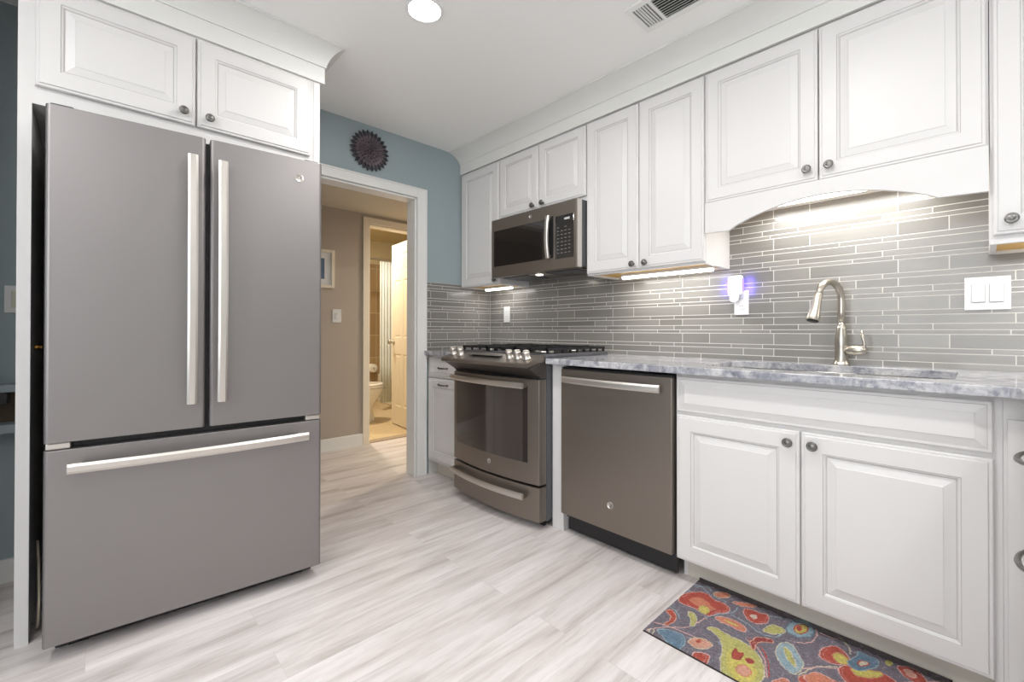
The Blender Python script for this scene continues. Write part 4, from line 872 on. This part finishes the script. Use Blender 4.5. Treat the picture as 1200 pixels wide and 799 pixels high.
# motifs traced on two enlarged views (4.615 per pixel), kept as floor coordinates of the rug
def A(pts): return [unproj(740 + a / 4.615, 670 + b_ / 4.615) for a, b_ in pts]
def B(pts): return [unproj(940 + a / 4.615, 690 + b_ / 4.615) for a, b_ in pts]
RED, DRED, ORG, PCH, YEL, OLV, BLU, LBL, CRM, PNK = s(172, 76, 62), s(142, 62, 60), s(196, 124, 98), s(204, 152, 132), s(198, 186, 100), s(178, 174, 104), s(98, 124, 144), s(140, 164, 174), s(196, 188, 168), s(206, 166, 160)
blobs = [
 (A([(130, 310), (180, 305), (240, 320), (290, 345), (285, 410), (230, 400), (170, 350)]), BLU, LBL),
 (A([(250, 160), (262, 128), (300, 110), (350, 103), (412, 112), (445, 150), (500, 165), (538, 195), (520, 222), (470, 215), (430, 238), (385, 225), (350, 195), (300, 180)]), RED, PNK),
 (A([(300, 140), (360, 128), (410, 150), (440, 190), (470, 200), (420, 215), (370, 190), (320, 165)]), ORG, RED),
 (A([(365, 190), (385, 178), (415, 192), (422, 215), (395, 228), (370, 212)]), YEL, OLV),
 (A([(180, 205), (215, 198), (242, 225), (238, 262), (205, 285), (172, 278), (205, 262), (215, 238), (200, 222)]), RED, PCH),
 (A([(300, 215), (325, 212), (345, 225), (358, 262), (340, 292), (312, 288), (322, 255)]), OLV, CRM),
 (A([(440, 240), (500, 238), (570, 262), (615, 295), (622, 322), (590, 318), (540, 290), (480, 268)]), ORG, PNK),
 (A([(480, 250), (540, 262), (590, 298), (540, 280)]), YEL, ORG),
 (A([(392, 298), (450, 292), (500, 322), (545, 350), (600, 372), (660, 410), (705, 470), (722, 540), (700, 600), (640, 640), (560, 615), (500, 560), (478, 500), (490, 430), (485, 370), (450, 325)]), OLV, CRM),
 (A([(500, 480), (520, 420), (560, 400), (600, 430), (640, 470), (690, 530), (670, 590), (600, 600), (540, 560)]), YEL, OLV),
 (A([(540, 455), (560, 400), (575, 435), (612, 430), (590, 470), (560, 475)]), RED, DRED),
 (A([(610, 470), (640, 462), (665, 480), (640, 498)]), DRED, RED),
 (A([(560, 520), (600, 490), (650, 530), (640, 560), (590, 560)]), PCH, ORG),
 (A([(300, 370), (350, 348), (420, 368), (448, 402), (370, 418), (322, 395)]), PCH, CRM), (A([(345, 368), (370, 358), (380, 375), (355, 385)]), RED, ORG),
 (A([(318, 435), (380, 428), (428, 452), (412, 490), (352, 472)]), RED, PNK),
 (A([(600, 200), (640, 195), (690, 218), (745, 228), (742, 270), (700, 282), (655, 272), (618, 245)]), RED, PNK), (A([(635, 232), (665, 225), (690, 242), (665, 255)]), CRM, PNK),
 (A([(440, 105), (500, 103), (548, 128), (495, 142), (450, 130)]), ORG, CRM),
 (A([(545, 158), (610, 160), (690, 182), (640, 190), (570, 178)]), ORG, PNK),
 (A([(702, 312), (760, 278), (820, 300), (842, 322), (780, 336), (730, 328)]), OLV, CRM),
 (A([(830, 305), (855, 268), (925, 255), (992, 298), (982, 345), (910, 352), (848, 332)]), LBL, BLU), (A([(872, 300), (905, 278), (960, 290), (950, 325), (900, 335)]), YEL, RED), (A([(885, 298), (905, 285), (925, 300), (910, 325)]), RED, ORG),
 (A([(640, 372), (680, 345), (765, 362), (772, 382), (700, 372), (668, 395), (664, 420), (648, 410)]), DRED, PCH),
 (A([(780, 400), (830, 372), (872, 392), (898, 440), (938, 488), (905, 545), (868, 552), (820, 510), (784, 455)]), LBL, CRM), (A([(820, 400), (850, 410), (880, 470), (895, 520), (862, 490), (830, 440)]), OLV, CRM),
 (A([(700, 640), (760, 590), (830, 560), (860, 600), (850, 680), (760, 700)]), ORG, PNK),
 (A([(880, 580), (960, 540), (1060, 560), (1160, 620), (1100, 640), (980, 620)]), RED, PCH), (A([(930, 575), (1000, 560), (1080, 590), (1010, 600)]), YEL, ORG),
 (B([(88, 352), (110, 308), (190, 302), (240, 345), (262, 395), (200, 408), (130, 392)]), RED, PNK),
 (B([(180, 425), (240, 405), (330, 440), (450, 455), (520, 500), (500, 560), (330, 560), (230, 500)]), RED, PNK),
 (B([(155, 352), (200, 335), (255, 380), (262, 410), (190, 400)]), YEL, ORG), (B([(262, 412), (340, 435), (440, 442), (440, 478), (340, 480), (270, 455)]), YEL, ORG),
 (B([(240, 385), (300, 360), (300, 330), (345, 352), (425, 382), (392, 428), (310, 440), (262, 420)]), BLU, LBL), (B([(290, 395), (330, 382), (368, 400), (330, 420)]), CRM, RED),
 (B([(498, 412), (560, 408), (640, 448), (688, 505), (620, 510), (545, 465)]), RED, PNK), (B([(540, 430), (580, 432), (630, 475), (590, 480)]), PCH, PNK),
 (B([(448, 385), (475, 378), (486, 400), (466, 418)]), OLV, YEL),
 (B([(0, 470), (60, 440), (140, 470), (190, 520), (120, 540), (40, 510)]), ORG, PNK),
]
lines = [(A([(80, 312), (180, 292), (300, 300), (360, 275), (400, 245)]), PNK), (A([(120, 270), (200, 290), (300, 330), (360, 355)]), PNK), (A([(320, 62), (380, 72), (400, 100), (440, 130), (520, 160)]), LBL), (A([(345, 80), (420, 75), (430, 100)]), LBL),
         (A([(400, 240), (470, 228), (560, 215), (575, 190)]), LBL), (A([(540, 230), (620, 270), (690, 330), (790, 355), (820, 320)]), LBL), (A([(750, 235), (810, 245), (870, 262)]), LBL), (A([(880, 375), (960, 385), (1005, 350), (1000, 310)]), PNK),
         (A([(905, 555), (960, 520), (1020, 505), (1110, 510)]), CRM), (A([(630, 352), (690, 392), (735, 460), (745, 560)]), RED), (A([(618, 360), (678, 398), (722, 470), (732, 570)]), PNK), (A([(90, 320), (105, 300), (125, 310), (115, 328), (95, 330)]), CRM),
         (B([(0, 428), (80, 415), (180, 425)]), PNK), (B([(200, 260), (250, 300), (265, 350)]), CRM), (B([(100, 235), (160, 262), (200, 270)]), PNK), (A([(190, 180), (240, 200), (262, 250)]), LBL)]
RC = ((RX0 + RX1) / 2, (RY0 + RY1) / 2)
rot = lambda P: [(2 * RC[0] - x, 2 * RC[1] - y) for x, y in P]
NX, NY = 380, 230
gx = np.linspace(RX0, RX1, NX); gy = np.linspace(RY0, RY1, NY); PX, PY = np.meshgrid(gx, gy)
rs = np.random.RandomState(3)
def smooth_noise(step, amp):
    g_ = rs.randn(NY // step + 3, NX // step + 3); yi = np.arange(NY) / step; xi = np.arange(NX) / step
    y0 = yi.astype(int); x0 = xi.astype(int); fy_ = (yi - y0)[:, None]; fx_ = (xi - x0)[None]
    a = g_[np.ix_(y0, x0)]; b_ = g_[np.ix_(y0, x0 + 1)]; c_ = g_[np.ix_(y0 + 1, x0)]; d_ = g_[np.ix_(y0 + 1, x0 + 1)]
    return amp * ((a * (1 - fx_) + b_ * fx_) * (1 - fy_) + (c_ * (1 - fx_) + d_ * fx_) * fy_)
QX = PX + smooth_noise(4, 0.0012) + smooth_noise(9, 0.0012); QY = PY + smooth_noise(4, 0.0012) + smooth_noise(9, 0.0012)
STRK = smooth_noise(5, 1.0)
img = np.zeros((NY, NX, 3)); img[:] = s(112, 106, 116)
def segdist(P, closed=True):
    d2 = np.full(PX.shape, 1e9); n_ = len(P)
    for i in range(n_ if closed else n_ - 1):
        ax, ay = P[i]; bx, by = P[(i + 1) % n_]; vx, vy = bx - ax, by - ay; L2_ = vx * vx + vy * vy + 1e-12
        t_ = np.clip(((QX - ax) * vx + (QY - ay) * vy) / L2_, 0, 1); d2 = np.minimum(d2, (QX - ax - t_ * vx) ** 2 + (QY - ay - t_ * vy) ** 2)
    return np.sqrt(d2)
def inside(P):
    r_ = np.zeros(PX.shape, bool); n_ = len(P)
    for i in range(n_):
        ax, ay = P[i]; bx, by = P[(i + 1) % n_]
        c_ = ((ay > QY) != (by > QY)) & (QX < (bx - ax) * (QY - ay) / (by - ay + 1e-12) + ax); r_ ^= c_
    return r_
sw = smooth_noise(14, 1.0) + smooth_noise(8, 0.4)
img[np.abs(sw - 0.2) < 0.045] = s(146, 140, 150); img[np.abs(sw + 0.7) < 0.04] = s(128, 142, 156)
def chaikin(P, closed=True, it=2):
    for _ in range(it):
        n_ = len(P); Q = [] if closed else [P[0]]
        for i in range(n_ if closed else n_ - 1):
            a, b_ = P[i], P[(i + 1) % n_]
            Q += [(a[0] * .75 + b_[0] * .25, a[1] * .75 + b_[1] * .25), (a[0] * .25 + b_[0] * .75, a[1] * .25 + b_[1] * .75)]
        P = Q if closed else Q + [P[-1]]
    return P
def draw(tf):
    for P, c_ in lines:
        d_ = segdist(chaikin(tf(P), False), False); img[d_ < 0.0020] = c_
    for P, fill, edge in blobs:
        P = chaikin(tf(P)); d_ = segdist(P); ins = inside(P); img[ins] = fill; img[ins & (np.abs(d_ - 0.0085) < 0.0012) & (STRK > 0)] = np.array(fill) * 0.5 + np.array(edge) * 0.5; img[ins & (d_ < 0.005) & (STRK < -0.6)] = np.array(fill) * 0.75; img[d_ < 0.0018] = edge
draw(rot); 
keep = img.copy()
# hidden front-right half keeps the turned copy, the rest is cleared and drawn as seen
mask = np.zeros(PX.shape, bool)
ax, ay = unproj(868, 799); bx, by = unproj(1115, 797)
vis = ((bx - ax) * (PY - ay) - (by - ay) * (PX - ax)) > 0
bgc = np.zeros((NY, NX, 3)); bgc[:] = s(112, 106, 116); bgc[np.abs(sw - 0.2) < 0.045] = s(146, 140, 150); bgc[np.abs(sw + 0.7) < 0.04] = s(128, 142, 156); img[vis] = bgc[vis]
draw(lambda P: P)
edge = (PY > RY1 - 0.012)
olive_shade_band = (PY > RY1 - 0.030 + smooth_noise(6, 0.004)); img[olive_shade_band] = img[olive_shade_band] * 0.28 + np.array(s(70, 62, 44)) * 0.25  # back-edge band: olive pattern plus shadow put into the pile colour
img *= (1 + smooth_noise(1, 0.12) + smooth_noise(2, 0.10) + smooth_noise(5, 0.06))[..., None]; img = img * 0.86 + np.array(s(120, 112, 112)) * 0.14; img = np.clip(img, 0.004, 1)
hgt = 0.010 + 0.0012 * smooth_noise(2, 0.5) + np.where((PY > RY1 - 0.02), 0.006 * ((PY - RY1 + 0.02) / 0.02), 0)
bd = np.minimum(np.minimum(PX - RX0, RX1 - PX), np.minimum(PY - RY0, RY1 - PY)); hgt = hgt * np.clip((bd + 0.001) / 0.005, 0.15, 1)
verts = np.stack([PX - RC[0], PY - RC[1], hgt], -1).reshape(-1, 3)
idx = np.arange(NX * NY).reshape(NY, NX)
faces = np.stack([idx[:-1, :-1], idx[:-1, 1:], idx[1:, 1:], idx[1:, :-1]], -1).reshape(-1, 4)
me = bpy.data.meshes.new('rug_pile'); me.from_pydata(verts.tolist(), [], faces.tolist())
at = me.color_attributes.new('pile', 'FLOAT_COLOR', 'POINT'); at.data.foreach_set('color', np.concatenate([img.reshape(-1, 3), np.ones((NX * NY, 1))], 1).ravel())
M_rug = mat('tufted_floral_wool', (0.3, 0.3, 0.3), 0.95, spec=0.1)
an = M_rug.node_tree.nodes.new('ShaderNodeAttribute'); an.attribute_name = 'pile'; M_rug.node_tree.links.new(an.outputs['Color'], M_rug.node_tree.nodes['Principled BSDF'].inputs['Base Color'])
me.materials.append(M_rug)
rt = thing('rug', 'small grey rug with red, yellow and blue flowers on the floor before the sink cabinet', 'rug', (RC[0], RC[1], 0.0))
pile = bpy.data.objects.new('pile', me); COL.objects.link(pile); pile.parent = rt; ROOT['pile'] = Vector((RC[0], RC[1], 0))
M_back = mat('dark_rug_backing', s(52, 48, 46), 0.95, var=0.4, vscale=80)
MB().box(RX0, RX1, RY0, RY1, 0.0005, 0.003).box(RX0 - 0.001, RX1 + 0.001, RY1 - 0.001, RY1 + 0.003, 0.0005, 0.012).box(RX0, RX1, RY0 - 0.002, RY0, 0.0005, 0.005).build('backing', M_back, rt)
